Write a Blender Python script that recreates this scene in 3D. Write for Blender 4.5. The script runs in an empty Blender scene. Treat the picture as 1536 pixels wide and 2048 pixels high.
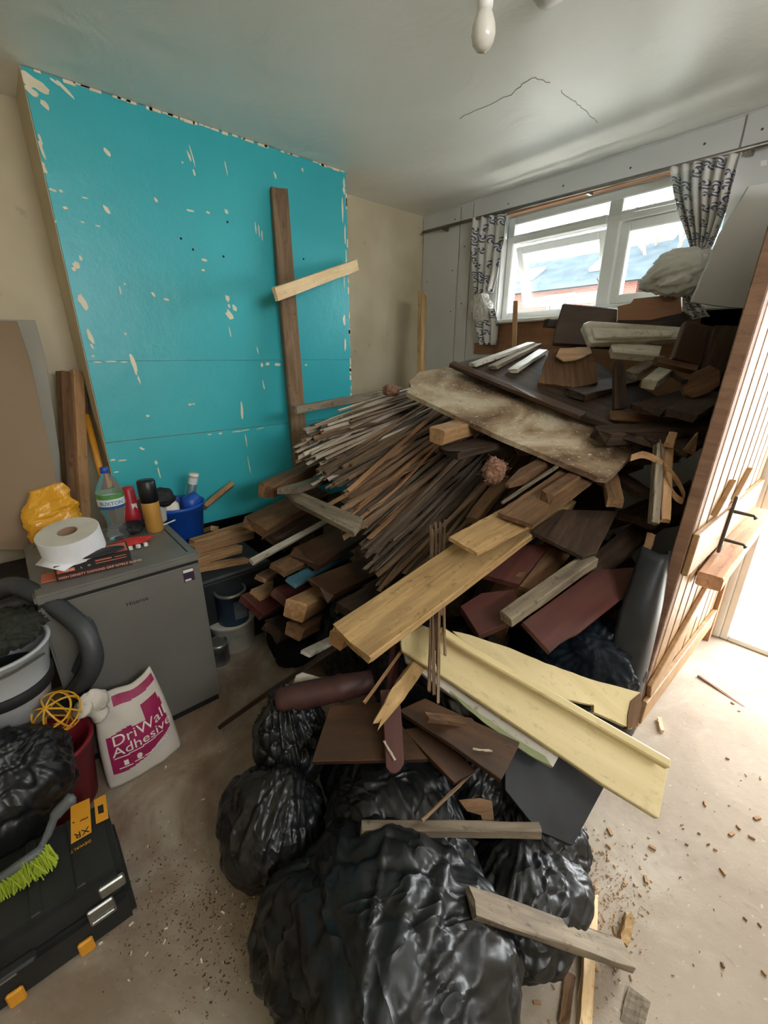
import bpy, bmesh, math, random
from mathutils import Vector, Matrix, noise
random.seed(7)
SC = bpy.context.scene
COL = SC.collection
# ---------------------------------------------------------------- camera
FPX, PITCH, YAW, CAMH = 855.0, math.radians(20), math.radians(49), 1.6
HEAD = Vector((-math.sin(YAW), math.cos(YAW), 0)); RIGHT = Vector((math.cos(YAW), math.sin(YAW), 0)); ZUP = Vector((0, 0, 1))
FWD = HEAD * math.cos(PITCH) - ZUP * math.sin(PITCH); UPV = HEAD * math.sin(PITCH) + ZUP * math.cos(PITCH)
EYE = Vector((0, 0, CAMH))
cam = bpy.data.cameras.new('camera'); cam_o = bpy.data.objects.new('camera', cam); COL.objects.link(cam_o)
cam.sensor_fit = 'HORIZONTAL'; cam.sensor_width = 36; cam.lens = 36 * FPX / 1536; cam.clip_start = 0.02
cm = Matrix((RIGHT, UPV, -FWD)).transposed().to_4x4(); cm.translation = EYE
cam_o.matrix_world = cm
SC.camera = cam_o
# ---------------------------------------------------------------- light: overcast daylight through the window, the door and an added unseen window on the right
SKY_L = 18.0
w = bpy.data.worlds.new('sky'); SC.world = w; w.use_nodes = True
bg = w.node_tree.nodes['Background']; bg.inputs[0].default_value = (0.93, 0.965, 1.0, 1); bg.inputs[1].default_value = SKY_L
def portal(loc, target, sx, sy):
    l = bpy.data.lights.new('portal', 'AREA'); l.shape = 'RECTANGLE'; l.size = sx; l.size_y = sy; l.cycles.is_portal = True
    o = bpy.data.objects.new('portal', l); COL.objects.link(o); o.location = loc
    o.rotation_euler = (Vector(target) - Vector(loc)).to_track_quat('-Z', 'Y').to_euler()
portal((-1.38, 3.3, 2.19), (-1.38, 0, 2.19), 1.5, .66)
portal((0.15, 3.3, 1.05), (0.15, 0, 1.05), .9, 2.1)
portal((1.75, .6, 2.2), (-1, .6, 2.2), 1.6, .6)  # portal of the added right-hand window
vs = SC.view_settings; vs.view_transform = 'Standard'; vs.look = 'None'; vs.gamma = 1; vs.use_curve_mapping = False; vs.exposure = 0.4

# ---------------------------------------------------------------- helpers
def ray(px, py): return FWD + RIGHT * ((px - 768) / FPX) - UPV * ((py - 1024) / FPX)
def P(px, py, w): return EYE + ray(px, py) * w
def onX(px, py, X): d = ray(px, py); return EYE + d * (X / d.x)
def onY(px, py, Y): d = ray(px, py); return EYE + d * (Y / d.y)
def onZ(px, py, Z): d = ray(px, py); return EYE + d * ((Z - CAMH) / d.z)
def onPl(px, py, p0, n): d = ray(px, py); return EYE + d * ((p0 - EYE).dot(n) / d.dot(n))
def nrm(r, t, u): return (RIGHT * r - HEAD * t + ZUP * u).normalized()
def lin(v): v /= 255; return v / 12.92 if v <= .04045 else ((v + .055) / 1.055) ** 2.4
def rgb(r, g, b): return (lin(r), lin(g), lin(b), 1)
def tag(o, label=None, cat=None, group=None, kind=None):
    if label: o['label'] = label
    if cat: o['category'] = cat
    if group: o['group'] = group
    if kind: o['kind'] = kind
    return o
def thing(name, label, cat, M=None, group=None):
    o = bpy.data.objects.new(name, None); COL.objects.link(o); o.empty_display_size = .05
    if M is not None: o.matrix_world = M
    return tag(o, label, cat, group)
def T(x, y, z, rz=0, rx=0, ry=0): return Matrix.Translation((x, y, z)) @ Matrix.Rotation(rz, 4, 'Z') @ Matrix.Rotation(ry, 4, 'Y') @ Matrix.Rotation(rx, 4, 'X')
class MB:
    def __init__(s): s.v = []; s.f = []
    def add(s, v, f):
        n = len(s.v); s.v += [tuple(a) for a in v]; s.f += [tuple(i + n for i in q) for q in f]; return s
    def box(s, x0, x1, y0, y1, z0, z1, M=None):
        v = [Vector((x, y, z)) for z in (z0, z1) for y in (y0, y1) for x in (x0, x1)]
        if M: v = [M @ a for a in v]
        return s.add(v, [(0, 2, 3, 1), (4, 5, 7, 6), (0, 1, 5, 4), (2, 6, 7, 3), (0, 4, 6, 2), (1, 3, 7, 5)])
    def lathe(s, prof, n=24, M=None, cap=True):
        v = []; f = []
        for r, z in prof:
            for k in range(n): a = 2 * math.pi * k / n; v.append(Vector((r * math.cos(a), r * math.sin(a), z)))
        for i in range(len(prof) - 1):
            for k in range(n): a, b = i * n + k, i * n + (k + 1) % n; f.append((a, b, b + n, a + n))
        if cap:
            f.append(tuple(range(n))[::-1]); f.append(tuple(range((len(prof) - 1) * n, len(prof) * n)))
        if M: v = [M @ a for a in v]
        return s.add(v, f)
    def tube(s, pts, r, n=8, cap=True):
        pts = [Vector(p) for p in pts]; v = []; f = []; up = None
        for i, p in enumerate(pts):
            t = (pts[min(i + 1, len(pts) - 1)] - pts[max(i - 1, 0)]).normalized()
            if up is None: up = t.orthogonal().normalized()
            up = (up - t * up.dot(t)); up = up.normalized() if up.length > 1e-6 else t.orthogonal().normalized()
            b = t.cross(up); rr = r[i] if isinstance(r, (list, tuple)) else r
            for k in range(n): a = 2 * math.pi * k / n; v.append(p + (up * math.cos(a) + b * math.sin(a)) * rr)
        for i in range(len(pts) - 1):
            for k in range(n): a, b2 = i * n + k, i * n + (k + 1) % n; f.append((a, b2, b2 + n, a + n))
        if cap: f.append(tuple(range(n))[::-1]); f.append(tuple(range((len(pts) - 1) * n, len(pts) * n)))
        return s.add(v, f)
    def build(s, name, mat, parent=None, bevel=0, smooth=False, M=None, seg=1):
        me = bpy.data.meshes.new(name)
        me.from_pydata(s.v, [], s.f)
        bm = bmesh.new(); bm.from_mesh(me)
        if bevel: bmesh.ops.bevel(bm, geom=list(bm.edges), offset=bevel, segments=seg, affect='EDGES', clamp_overlap=True)
        bmesh.ops.recalc_face_normals(bm, faces=bm.faces); bm.to_mesh(me); bm.free()
        return link(name, me, mat, parent, M, smooth)
def link(name, me, mat, parent=None, M=None, smooth=False):
    if mat is not None: me.materials.append(mat)
    if smooth: me.polygons.foreach_set('use_smooth', [True] * len(me.polygons))
    o = bpy.data.objects.new(name, me); COL.objects.link(o)
    if parent is not None: o.parent = parent
    if M is not None: o.matrix_basis = M
    return o
def spline(pts, n=6):
    pts = [Vector(p) for p in pts]; out = []
    for i in range(len(pts) - 1):
        a, b, c, d = pts[max(i - 1, 0)], pts[i], pts[i + 1], pts[min(i + 2, len(pts) - 1)]
        for k in range(n):
            t = k / n
            out.append(.5 * ((2 * b) + (c - a) * t + (2 * a - 5 * b + 4 * c - d) * t * t + (3 * b - a - 3 * c + d) * t ** 3))
    return out + [pts[-1]]
def textmesh(name, body, size, mat, parent, M, ext=.0004, align='LEFT'):
    cu = bpy.data.curves.new(name, 'FONT'); cu.body = body; cu.size = size; cu.extrude = ext; cu.align_x = align; cu.resolution_u = 3
    o = bpy.data.objects.new('tmp', cu); COL.objects.link(o)
    dg = bpy.context.evaluated_depsgraph_get(); me = bpy.data.meshes.new_from_object(o.evaluated_get(dg))
    bpy.data.objects.remove(o); bpy.data.curves.remove(cu); me.materials.clear(); me.name = name
    return link(name, me, mat, parent, M)

# ---------------------------------------------------------------- materials
def newmat(name):
    m = bpy.data.materials.new(name); m.use_nodes = True; nt = m.node_tree
    return m, nt, nt.nodes['Principled BSDF'], nt.nodes.new, nt.links.new
def coords(nt, rnd=True, scale=(1, 1, 1)):
    N, L = nt.nodes.new, nt.links.new
    tc = N('ShaderNodeTexCoord'); out = tc.outputs['Object']
    if rnd:
        oi = N('ShaderNodeObjectInfo'); mu = N('ShaderNodeMath'); mu.operation = 'MULTIPLY'; mu.inputs[1].default_value = 37.0
        L(oi.outputs['Random'], mu.inputs[0]); ad = N('ShaderNodeVectorMath'); L(out, ad.inputs[0]); L(mu.outputs[0], ad.inputs[1]); out = ad.outputs[0]
    mp = N('ShaderNodeMapping'); mp.inputs['Scale'].default_value = scale; L(out, mp.inputs['Vector'])
    return mp.outputs[0]
def noi(nt, vec, scale, detail=4, rough=.55, dist=0):
    n = nt.nodes.new('ShaderNodeTexNoise'); n.inputs['Scale'].default_value = scale; n.inputs['Detail'].default_value = detail
    n.inputs['Roughness'].default_value = rough; n.inputs['Distortion'].default_value = dist
    if vec is not None: nt.links.new(vec, n.inputs['Vector'])
    return n.outputs['Fac']
def ramp(nt, fac, stops):
    r = nt.nodes.new('ShaderNodeValToRGB'); el = r.color_ramp.elements
    while len(el) < len(stops): el.new(.5)
    for e, (p, c) in zip(el, stops): e.position = p; e.color = c
    nt.links.new(fac, r.inputs[0]); return r.outputs[0]
def mix(nt, fac, a, b):
    m = nt.nodes.new('ShaderNodeMix'); m.data_type = 'RGBA'
    for s, k in ((fac, 0), (a, 6), (b, 7)):
        if hasattr(s, 'links') or hasattr(s, 'is_linked'): nt.links.new(s, m.inputs[k])
        else: m.inputs[k].default_value = s
    return m.outputs[2]
def bump(nt, h, st, dist=.01):
    b = nt.nodes.new('ShaderNodeBump'); b.inputs['Strength'].default_value = st; b.inputs['Distance'].default_value = dist
    nt.links.new(h, b.inputs['Height']); nt.links.new(b.outputs[0], nt.nodes['Principled BSDF'].inputs['Normal'])
K0, K1 = (0, 0, 0, 1), (1, 1, 1, 1)
def wood(name, dark, light, dirt=(70, 58, 48), amt=.5, rough=.75, grain=1.0, bs=.35, spec=.3):
    m, nt, b, N, L = newmat(name)
    v = coords(nt, True, (3 * grain, 34 * grain, 34 * grain)); g = noi(nt, v, 1.0, 5, .6, .8)
    v2 = coords(nt, True, (1.5, 6, 6)); g2 = noi(nt, v2, 1.5, 3, .5, .3)
    c = ramp(nt, g, [(.3, rgb(*dark)), (.7, rgb(*light))])
    d = ramp(nt, g2, [(.42, K0), (.72, (amt,) * 3 + (1,))])
    c = mix(nt, d, c, rgb(*dirt)); v3 = coords(nt, True, (1, 1.6, 1.6)); s3 = ramp(nt, noi(nt, v3, 26, 6, .7, .3), [(.56, K0), (.70, (min(1, amt * 1.1),) * 3 + (1,))]); c = mix(nt, s3, c, rgb(*[q * .7 for q in dirt])); L(c, b.inputs['Base Color'])
    b.inputs['Roughness'].default_value = rough; b.inputs['Specular IOR Level'].default_value = spec
    bump(nt, g, bs, .006)
    return m
def plain(name, col, col2=None, rough=.6, metal=0, scale=8, lo=.35, hi=.7, bs=0, bscale=60, spec=.5, rnd=True, detail=5):
    m, nt, b, N, L = newmat(name); b.inputs['Roughness'].default_value = rough; b.inputs['Metallic'].default_value = metal
    b.inputs['Specular IOR Level'].default_value = spec
    v = coords(nt, rnd)
    if col2: L(ramp(nt, noi(nt, v, scale, detail), [(lo, rgb(*col)), (hi, rgb(*col2))]), b.inputs['Base Color'])
    else: b.inputs['Base Color'].default_value = rgb(*col)
    if bs: bump(nt, noi(nt, v, bscale, 4), bs, .01)
    return m
W = {}
W['pine'] = wood('pine_yellow', (150, 116, 74), (200, 166, 114), (120, 96, 68), .55)
W['pinelight'] = wood('pine_fresh', (214, 180, 132), (240, 214, 172), (190, 150, 100), .35)
W['tan'] = wood('timber_tan', (150, 112, 76), (190, 150, 106), (110, 84, 60), .5)
W['brown'] = wood('timber_brown', (84, 60, 40), (136, 102, 70), (60, 46, 34), .6)
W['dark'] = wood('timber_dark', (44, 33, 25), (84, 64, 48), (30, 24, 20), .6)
W['grey'] = wood('timber_weathered', (96, 84, 70), (156, 142, 120), (66, 55, 44), .7)
W['red'] = wood('paint_oxblood', (62, 29, 26), (84, 42, 36), (96, 72, 60), .4, .55, .5, .12)
W['stain'] = wood('stain_walnut', (50, 32, 19), (84, 56, 33), (38, 28, 21), .5, .4, .6, .15, .5)
W['cream'] = wood('paint_cream', (198, 178, 128), (214, 196, 148), (178, 156, 108), .3, .45, .3, .06, .45)
W['white'] = wood('paint_white', (186, 180, 164), (218, 212, 196), (120, 106, 88), .75, .5, .4, .12, .45)
W['blue'] = wood('paint_blue', (50, 92, 108), (84, 128, 140), (60, 60, 56), .5, .5, .4, .1)
def chipmat():
    m, nt, b, N, L = newmat('board_dusty'); v = coords(nt, True)
    c = ramp(nt, noi(nt, v, 3, 6, .6, .8), [(.38, rgb(104, 78, 56)), (.52, rgb(162, 138, 108)), (.68, rgb(204, 190, 164))])
    d = ramp(nt, noi(nt, v, 30, 5, .7), [(.58, K0), (.70, (.75, .75, .75, 1))]); c = mix(nt, d, c, rgb(92, 68, 50))
    e = ramp(nt, noi(nt, v, 55, 3, .6), [(.62, K0), (.70, (.7, .7, .7, 1))]); c = mix(nt, e, c, rgb(226, 220, 204)); L(c, b.inputs['Base Color'])
    b.inputs['Roughness'].default_value = .9; bump(nt, noi(nt, v, 40, 5, .7), .5, .006); return m
W['chip'] = chipmat()
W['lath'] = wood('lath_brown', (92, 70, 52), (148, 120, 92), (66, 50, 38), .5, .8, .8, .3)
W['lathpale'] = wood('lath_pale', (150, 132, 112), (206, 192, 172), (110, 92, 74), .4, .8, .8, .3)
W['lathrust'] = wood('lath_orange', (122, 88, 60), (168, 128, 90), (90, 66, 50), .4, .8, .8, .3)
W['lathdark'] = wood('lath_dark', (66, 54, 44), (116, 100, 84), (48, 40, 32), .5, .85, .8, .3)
W['post'] = wood('timber_old_post', (112, 88, 66), (156, 128, 98), (84, 64, 48), .5)
W['hard'] = wood('hardboard_brown', (150, 108, 80), (172, 130, 98), (130, 96, 72), .3, .8, .3, .08)
# ================================================================ the room
XT, XA, YB0, YB1, YW, ZC = -2.62, -2.93, 0.352, 1.955, 2.985, 2.69
XR, YF = 1.6, -1.5
m_plaster = plain('plaster_beige', (196, 182, 152), (208, 196, 168), .8, scale=3, bs=.15, bscale=25, rnd=False)
def plaster_marks():
    m, nt, b, N, L = newmat('plaster_scuffed'); b.inputs['Roughness'].default_value = .75
    v = coords(nt, False); n1 = noi(nt, v, 2.2, 3); c = ramp(nt, n1, [(.3, rgb(190, 176, 144)), (.7, rgb(212, 200, 172))])
    n2 = noi(nt, v, 9, 6, .65); d = ramp(nt, n2, [(.62, K0), (.74, (.6, .6, .6, 1))]); c = mix(nt, d, c, rgb(140, 128, 104)); L(c, b.inputs['Base Color'])
    bump(nt, n2, .12); return m
m_scuff = plaster_marks()
def ceiling_mat():
    m, nt, b, N, L = newmat('ceiling_paint'); b.inputs['Roughness'].default_value = .42; b.inputs['Specular IOR Level'].default_value = .4
    v = coords(nt, False); n1 = noi(nt, v, 1.3, 3, .5, .4); L(ramp(nt, n1, [(.3, rgb(234, 234, 224)), (.7, rgb(242, 242, 236))]), b.inputs['Base Color'])
    n2 = noi(nt, v, 3.0, 5, .5, .6); bump(nt, n2, .28, .05); return m
m_ceil = ceiling_mat()
def floor_mat():
    m, nt, b, N, L = newmat('concrete_dusty'); b.inputs['Roughness'].default_value = .85; b.inputs['Specular IOR Level'].default_value = .25
    v = coords(nt, False); n1 = noi(nt, v, 1.6, 5, .6, .3); c = ramp(nt, n1, [(.3, rgb(140, 126, 110)), (.7, rgb(174, 161, 143))])
    n2 = noi(nt, v, 22, 6, .7, .4); d = ramp(nt, n2, [(.6, K0), (.75, (.55, .55, .55, 1))]); c = mix(nt, d, c, rgb(112, 96, 80))
    n3 = noi(nt, v, 60, 3, .6); e = ramp(nt, n3, [(.66, K0), (.72, (.5, .5, .5, 1))]); c = mix(nt, e, c, rgb(206, 198, 184))
    n4 = noi(nt, v, .9, 6, .7, 1.2); g = ramp(nt, n4, [(.52, K0), (.7, (.5, .5, .5, 1))]); c = mix(nt, g, c, rgb(206, 198, 182))
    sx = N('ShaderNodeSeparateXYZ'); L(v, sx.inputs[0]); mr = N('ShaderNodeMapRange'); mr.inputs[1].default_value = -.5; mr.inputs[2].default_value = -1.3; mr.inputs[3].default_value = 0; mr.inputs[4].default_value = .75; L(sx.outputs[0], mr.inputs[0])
    n5 = noi(nt, v, 2.6, 6, .65, .8); h5 = ramp(nt, n5, [(.36, K0), (.58, K1)]); mm = N('ShaderNodeMath'); mm.operation = 'MULTIPLY'; L(mr.outputs[0], mm.inputs[0]); L(h5, mm.inputs[1]); c = mix(nt, mm.outputs[0], c, rgb(118, 92, 70))   # brown noise patches, fading in towards the left
    L(c, b.inputs['Base Color']); bump(nt, n2, .35, .006); return m
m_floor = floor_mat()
def teal_mat():
    m, nt, b, N, L = newmat('teal_paint'); b.inputs['Roughness'].default_value = .38; b.inputs['Specular IOR Level'].default_value = .5
    v = coords(nt, False); n1 = noi(nt, v, 1.1, 4); c = ramp(nt, n1, [(.3, rgb(50, 168, 178)), (.7, rgb(62, 182, 190))])
    n2 = noi(nt, v, 26, 7, .7, .5); d = ramp(nt, n2, [(.735, K0), (.75, (.8, .8, .8, 1))]); c = mix(nt, d, c, rgb(190, 206, 196)); L(c, b.inputs['Base Color'])
    bump(nt, noi(nt, v, 7, 6, .6), .22, .02); return m
m_teal = teal_mat()
m_chip = plain('bare_plaster', (226, 214, 184), (238, 228, 204), .9)
m_board = plain('plasterboard_white', (196, 196, 192), (206, 206, 202), .8, scale=2, rnd=False)
m_boardedge = plain('joint_shadow', (120, 118, 112), None, .9)
m_upvc = plain('upvc_white', (232, 232, 228), (240, 240, 236), .3, scale=3)
m_screw = plain('screw_steel', (90, 88, 84), None, .5, .6)
m_soot = plain('soot_black', (22, 20, 18), (40, 36, 32), .95)
m_jamb = plain('gloss_white_worn', (214, 212, 202), (230, 228, 220), .4, scale=6, bs=.1)
def struct(name, mb, mat, parent=None, **k):
    o = mb.build(name, mat, parent, **k)
    if parent is None: o['kind'] = 'structure'
    return o
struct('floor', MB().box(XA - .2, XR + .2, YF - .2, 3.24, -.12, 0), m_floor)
ceil = struct('ceiling', MB().box(XA - .2, XR + .2, YF - .2, 3.24, ZC, ZC + .12), m_ceil)
# left wall: two alcoves and the chimney breast with its teal sheet
wl = struct('wall_left', MB().box(XA - .2, XA, YF - .2, 3.24, 0, ZC), m_scuff)
br = struct('wall_chimney_breast', MB().box(XA, XT, YB0, YB1, .66, ZC).box(XA, XT, YB0, YB0 + .12, 0, .66).box(XA, XT, YB1 - .12, YB1, 0, .66), m_plaster)
struct('fire_recess', MB().box(XA, XA + .02, YB0 + .12, YB1 - .12, 0, .66), m_soot, br)
tl = MB().box(XT, XT + .012, YB0 + .004, YB1 - .004, .62, 1.178).box(XT, XT + .0125, YB0 + .004, YB1 - .004, 1.182, 1.578).box(XT, XT + .012, YB0 + .004, YB1 - .004, 1.5795, ZC - .004)
teal = struct('trim_teal_sheet', tl, m_teal)
XP = XT + .0125
# bare plaster showing where the teal paint has chipped off: irregular thin flakes at their places on the sheet
def flake(mb, px, py, wp, hp, ang=0, seed=0, X=XP):
    c = onX(px, py, X); k = .0032 * 1.0; rnd = random.Random(seed * 91 + int(px * 7 + py)); n = 11; vs = []
    s = (c - EYE).dot(FWD) / FPX
    for i in range(n):
        a = 2 * math.pi * i / n; r = .65 + .5 * rnd.random(); u, v = wp * .5 * r * math.cos(a), hp * .5 * r * math.sin(a)
        ca, sa = math.cos(ang), math.sin(ang); u, v = u * ca - v * sa, u * sa + v * ca
        vs.append(Vector((X + .0007 + (int(px * 3 + py) % 17) * .00004, min(max(c.y + u * s * 1.35, YB0), YB1), min(c.z - v * s, ZC))))
    vs = vs[::-1]; n0 = len(vs)
    mb.add(vs + [p - Vector((.0012, 0, 0)) for p in vs], [tuple(range(n0))] + [(i, i + n0, (i + 1) % n0 + n0, (i + 1) % n0) for i in range(n0)])
fl = MB()
for t in [(68,165,42,22,.5),(52,158,22,26,0),(85,178,20,14,.3),(62,182,26,12,.6),(128,176,34,7,.9),(112,165,16,6,.4),(89,209,9,17,-.5),(214,304,7,15,-.4),(214,420,8,17,-.4),
          (84,300,4,34,-.1),(81,280,3,20,-.1),(87,335,7,24,-.1),(106,380,10,5,.2),(122,382,5,5,0),(131,416,7,5,0),(110,443,4,6,0),(165,444,5,3,0),(196,452,8,3,0),(170,396,10,3,0),
          (312,400,5,9,-.3),(453,423,6,8,-.3),(416,425,7,4,.2),(380,421,14,4,0),(409,520,8,6,0),(406,540,5,5,0),(153,530,9,13,0),(148,538,6,8,0),(161,516,4,9,0),(166,605,9,32,-.15),(160,598,7,14,.2),
          (180,672,7,30,-.15),(184,692,4,12,-.2),(307,589,4,12,-.4),(333,599,8,5,.2),(455,597,6,14,-.1),(459,630,11,22,-.15),(469,616,7,13,-.1),(458,612,4,8,0),(250,568,3,4,0),(251,668,3,6,0),
          (268,730,6,46,-.1),(278,760,3,20,-.1),(484,822,5,40,.05),(312,925,4,10,0),(318,945,2,26,-.05),(222,723,18,3,0),(248,724,10,3,0),(196,724,14,3,0),(186,712,5,5,0),
          (535,728,8,6,0),(524,730,4,9,0),(555,729,10,6,0),(576,729,7,3,0),(380,809,5,5,0),(387,808,4,4,0),(296,832,5,5,0),(420,869,7,3,0),(441,867,6,5,0),(472,863,14,2,-.1),(488,861,22,2,-.1),(520,857,14,2,-.1),
          (226,920,8,4,0),(233,944,7,3,0),(244,921,12,3,0),(284,897,4,9,-.6),(365,325,3,4,0),(378,312,4,20,-.2),(388,345,4,12,-.1),(384,310,2,40,-.15),(511,455,2,22,0),(518,462,2,26,0),(524,470,2,18,0),
          (688,365,4,20,0),(685,420,3,50,0),(688,380,5,14,0),(690,470,3,40,0),(688,640,5,22,0),(690,690,4,26,0),(688,560,2,40,0),(692,520,2,40,0),(452,335,2,30,-.1),(550,350,4,14,-.3),(605,340,3,8,-.2),
          (460,665,2,22,-.1),(527,770,2,22,-.1),(492,880,2,26,-.05),(498,930,2,40,-.05),(590,725,3,3,0),(612,730,6,3,0),(240,580,2,16,0),(515,700,2,16,-.1)]:
    flake(fl, *t)
for i in range(46):                                     # broken top edge of the sheet
    y = YB0 + .02 + (YB1 - YB0 - .04) * i / 45 + random.uniform(-.012, .012); hh = random.uniform(.003, .012); ln = random.uniform(.01, .03)
    if random.random() < .25: continue
    fl.box(XP - .0005, XP + .0012, y - ln, y + ln, ZC - .004 - hh, ZC - .002)
for i in range(26):
    z = random.uniform(.7, 2.6); fl.box(XP - .0005, XP + .001, YB1 - .006 - random.uniform(0, .012), YB1 - .003, z - random.uniform(.005, .03), z + random.uniform(.005, .03))
f = fl.build('paint_chips', m_chip, teal); tag(f, 'pale bare plaster showing through chipped teal paint', kind='stuff')
# plaster nail holes
hb = MB()
for px, py in [(455, 444), (447, 513), (362, 477), (386, 499), (607, 518), (553, 402), (574, 610)]:
    c = onX(px, py, XP); hb.lathe([(.006, 0), (.005, .0016)], 8, Matrix.Translation(c) @ Matrix.Rotation(math.pi / 2, 4, 'Y'))
hb.build('nail_holes', m_soot, teal)['kind'] = 'stuff'
# window wall with its two openings
WX0, WX1, WZ0, WZ1, DX0, DX1, DZ = -2.13, -0.58, 1.86, 2.53, -.29, .60, 2.10
TH = 3.2
wb = MB().box(XA, WX0, YW, TH, 0, ZC).box(WX0, WX1, YW, TH, 0, WZ0).box(WX0, WX1, YW, TH, WZ1, ZC).box(WX1, DX0, YW, TH, 0, ZC).box(DX0, DX1, YW, TH, DZ, ZC).box(DX1, XR, YW, TH, 0, ZC)
wback = struct('wall_back', wb, m_board)
def panel(x0, x1, z0, z1, mat=m_board, t=.012):
    return MB().box(x0, x1, YW - t, YW - .0005, z0, z1).build('panel', mat, wback, bevel=.0015)
panel(-2.915, -2.535, .05, 2.672); panel(-2.52, -2.41, .05, 2.684); panel(-2.40, -.80, WZ1 + .012, 2.676); panel(-.79, -.30, .05, 2.68); panel(-.285, XR - .02, 2.1, 2.68)
panel(-2.40, WX0 - .01, .05, WZ1 + .005)
panel(-2.12, -.60, 1.2, 1.845, W['hard'])
panel(-2.30, -2.02, 1.62, 1.70, W['hard'], .03)
sm = MB()
for x, z in [(-2.86, 2.58), (-2.86, 2.2), (-2.86, 1.85), (-2.58, 2.6), (-2.58, 2.25), (-2.58, 1.95), (-2.1, 2.6), (-1.7, 2.61), (-1.3, 2.6), (-.95, 2.61), (-.72, 2.2), (-.72, 2.6), (-.5, 2.5), (-2.47, 2.4), (-2.47, 2.0)]:
    sm.lathe([(.006, 0), (.005, .0015)], 8, T(x, YW - .012, z, 0, math.pi / 2))
sm.build('screw_heads', m_screw, wback)['kind'] = 'stuff'
# side and front of the room (behind the camera): unseen window opening added on the right for fill light
GY0, GY1, GZ0, GZ1 = -.2, 1.4, 1.9, 2.5
struct('wall_right', MB().box(XR, XR + .15, YF, GY0, 0, ZC).box(XR, XR + .15, GY1, 3.2, 0, ZC).box(XR, XR + .15, GY0, GY1, 0, GZ0).box(XR, XR + .15, GY0, GY1, GZ1, ZC), m_plaster)
struct('wall_front', MB().box(XA, XR, YF - .15, YF, 0, ZC), m_plaster)
def glassmat():
    m, nt, b, N, L = newmat('clear_glass'); nt.nodes.remove(b); out = nt.nodes['Material Output']
    tr = N('ShaderNodeBsdfTransparent'); tr.inputs[0].default_value = (.94, .97, .97, 1); gl = N('ShaderNodeBsdfGlossy'); gl.inputs['Roughness'].default_value = .02
    fr = N('ShaderNodeFresnel'); fr.inputs[0].default_value = 1.45; mx = N('ShaderNodeMixShader'); L(fr.outputs[0], mx.inputs[0]); L(tr.outputs[0], mx.inputs[1]); L(gl.outputs[0], mx.inputs[2]); L(mx.outputs[0], out.inputs[0])
    return m
m_glass = glassmat()
# window: frame, mullion, open top-hung sash on the left, fixed light on the right
def bars(mb, x0, x1, z0, z1, wd, y0, y1, M=None):
    mb.box(x0, x0 + wd, y0, y1, z0, z1, M); mb.box(x1 - wd, x1, y0, y1, z0, z1, M); mb.box(x0 + wd, x1 - wd, y0, y1, z0, z0 + wd, M); mb.box(x0 + wd, x1 - wd, y0, y1, z1 - wd, z1, M); return mb
win = thing('window_1', None, None, T(0, 0, 0)); win['kind'] = 'structure'
y0, y1 = YW + .06, YW + .13
fm = bars(MB(), WX0, WX1, WZ0, WZ1, .05, y0, y1); fm.box(-1.42, -1.34, y0, y1, WZ0 + .05, WZ1 - .05); fm.build('frame', m_upvc, win, bevel=.006)
MB().box(WX0 + .05, -1.42, y0 - .005, y1, WZ1 - .17, WZ1 - .115).box(-1.34, WX1 - .05, y0 - .005, y1, WZ1 - .17, WZ1 - .115).build('transom', m_upvc, win, bevel=.005)
MB().box(WX0 - .02, WX1 + .02, YW - .07, y0, WZ0 - .03, WZ0 - .002).build('sill', m_upvc, win, bevel=.006)
Ms = T(0, y1 - .02, WZ1 - .18) @ Matrix.Rotation(math.radians(24), 4, 'X')
sh = bars(MB(), WX0 + .06, -1.425, -.42, 0, .05, -.03, .03, Ms).build('sash', m_upvc, win, bevel=.006)
MB().box(WX0 + .11, -1.475, -.004, .004, -.37, -.05, Ms).build('pane', m_glass, sh)
s2 = bars(MB(), -1.335, WX1 - .055, WZ0 + .05, WZ1 - .172, .055, y0 + .01, y1 - .005).build('sash', m_upvc, win, bevel=.006)
MB().box(-1.28, WX1 - .11, y0 + .03, y0 + .036, WZ0 + .10, WZ1 - .225).build('pane', m_glass, s2)
MB().box(WX0 + .05, -1.42, y0 + .03, y0 + .036, WZ1 - .115, WZ1 - .05).build('pane', m_glass, win)
MB().box(-1.34, WX1 - .05, y0 + .03, y0 + .036, WZ1 - .115, WZ1 - .05).build('pane', m_glass, win)
MB().tube([(-1.46, YW + .13, 2.08), (-1.44, YW + .2, 2.0)], .006).build('stay', m_screw, win)
# timber lining left showing above the window
struct('trim_1', MB().box(-2.1, -.62, YW - .02, YW + .05, WZ1 - .002, WZ1 + .011), W['hard'])
# doorway
dj = struct('trim_2', MB().box(DX0 - .11, DX0 - .02, YW - .035, YW, 0, DZ + .1).box(DX0 - .02, DX0 + .02, YW - .03, TH, 0, DZ).box(DX0 - .075, DX0 - .055, YW - .05, YW - .03, 0, DZ + .1), m_jamb, bevel=.006)
struct('trim_3', MB().box(DX1 - .02, DX1 + .09, YW - .035, TH, 0, DZ + .1).box(DX0 - .11, DX1 + .09, YW - .035, YW, DZ, DZ + .1), m_jamb, bevel=.006)
struct('trim_4', MB().box(DX0 + .02, DX1 - .02, YW - .03, TH + .06, 0, .035), m_jamb, bevel=.005)
# frame of the added fill-light window, out of view
g = thing('added_window', None, None); g['kind'] = 'structure'
gm = MB(); Mg = T(XR + .07, 0, 0, math.pi / 2)
bars(gm, GY0, GY1, GZ0, GZ1, .06, -.03, .03, Mg); gm.build('frame', m_upvc, g)
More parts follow.
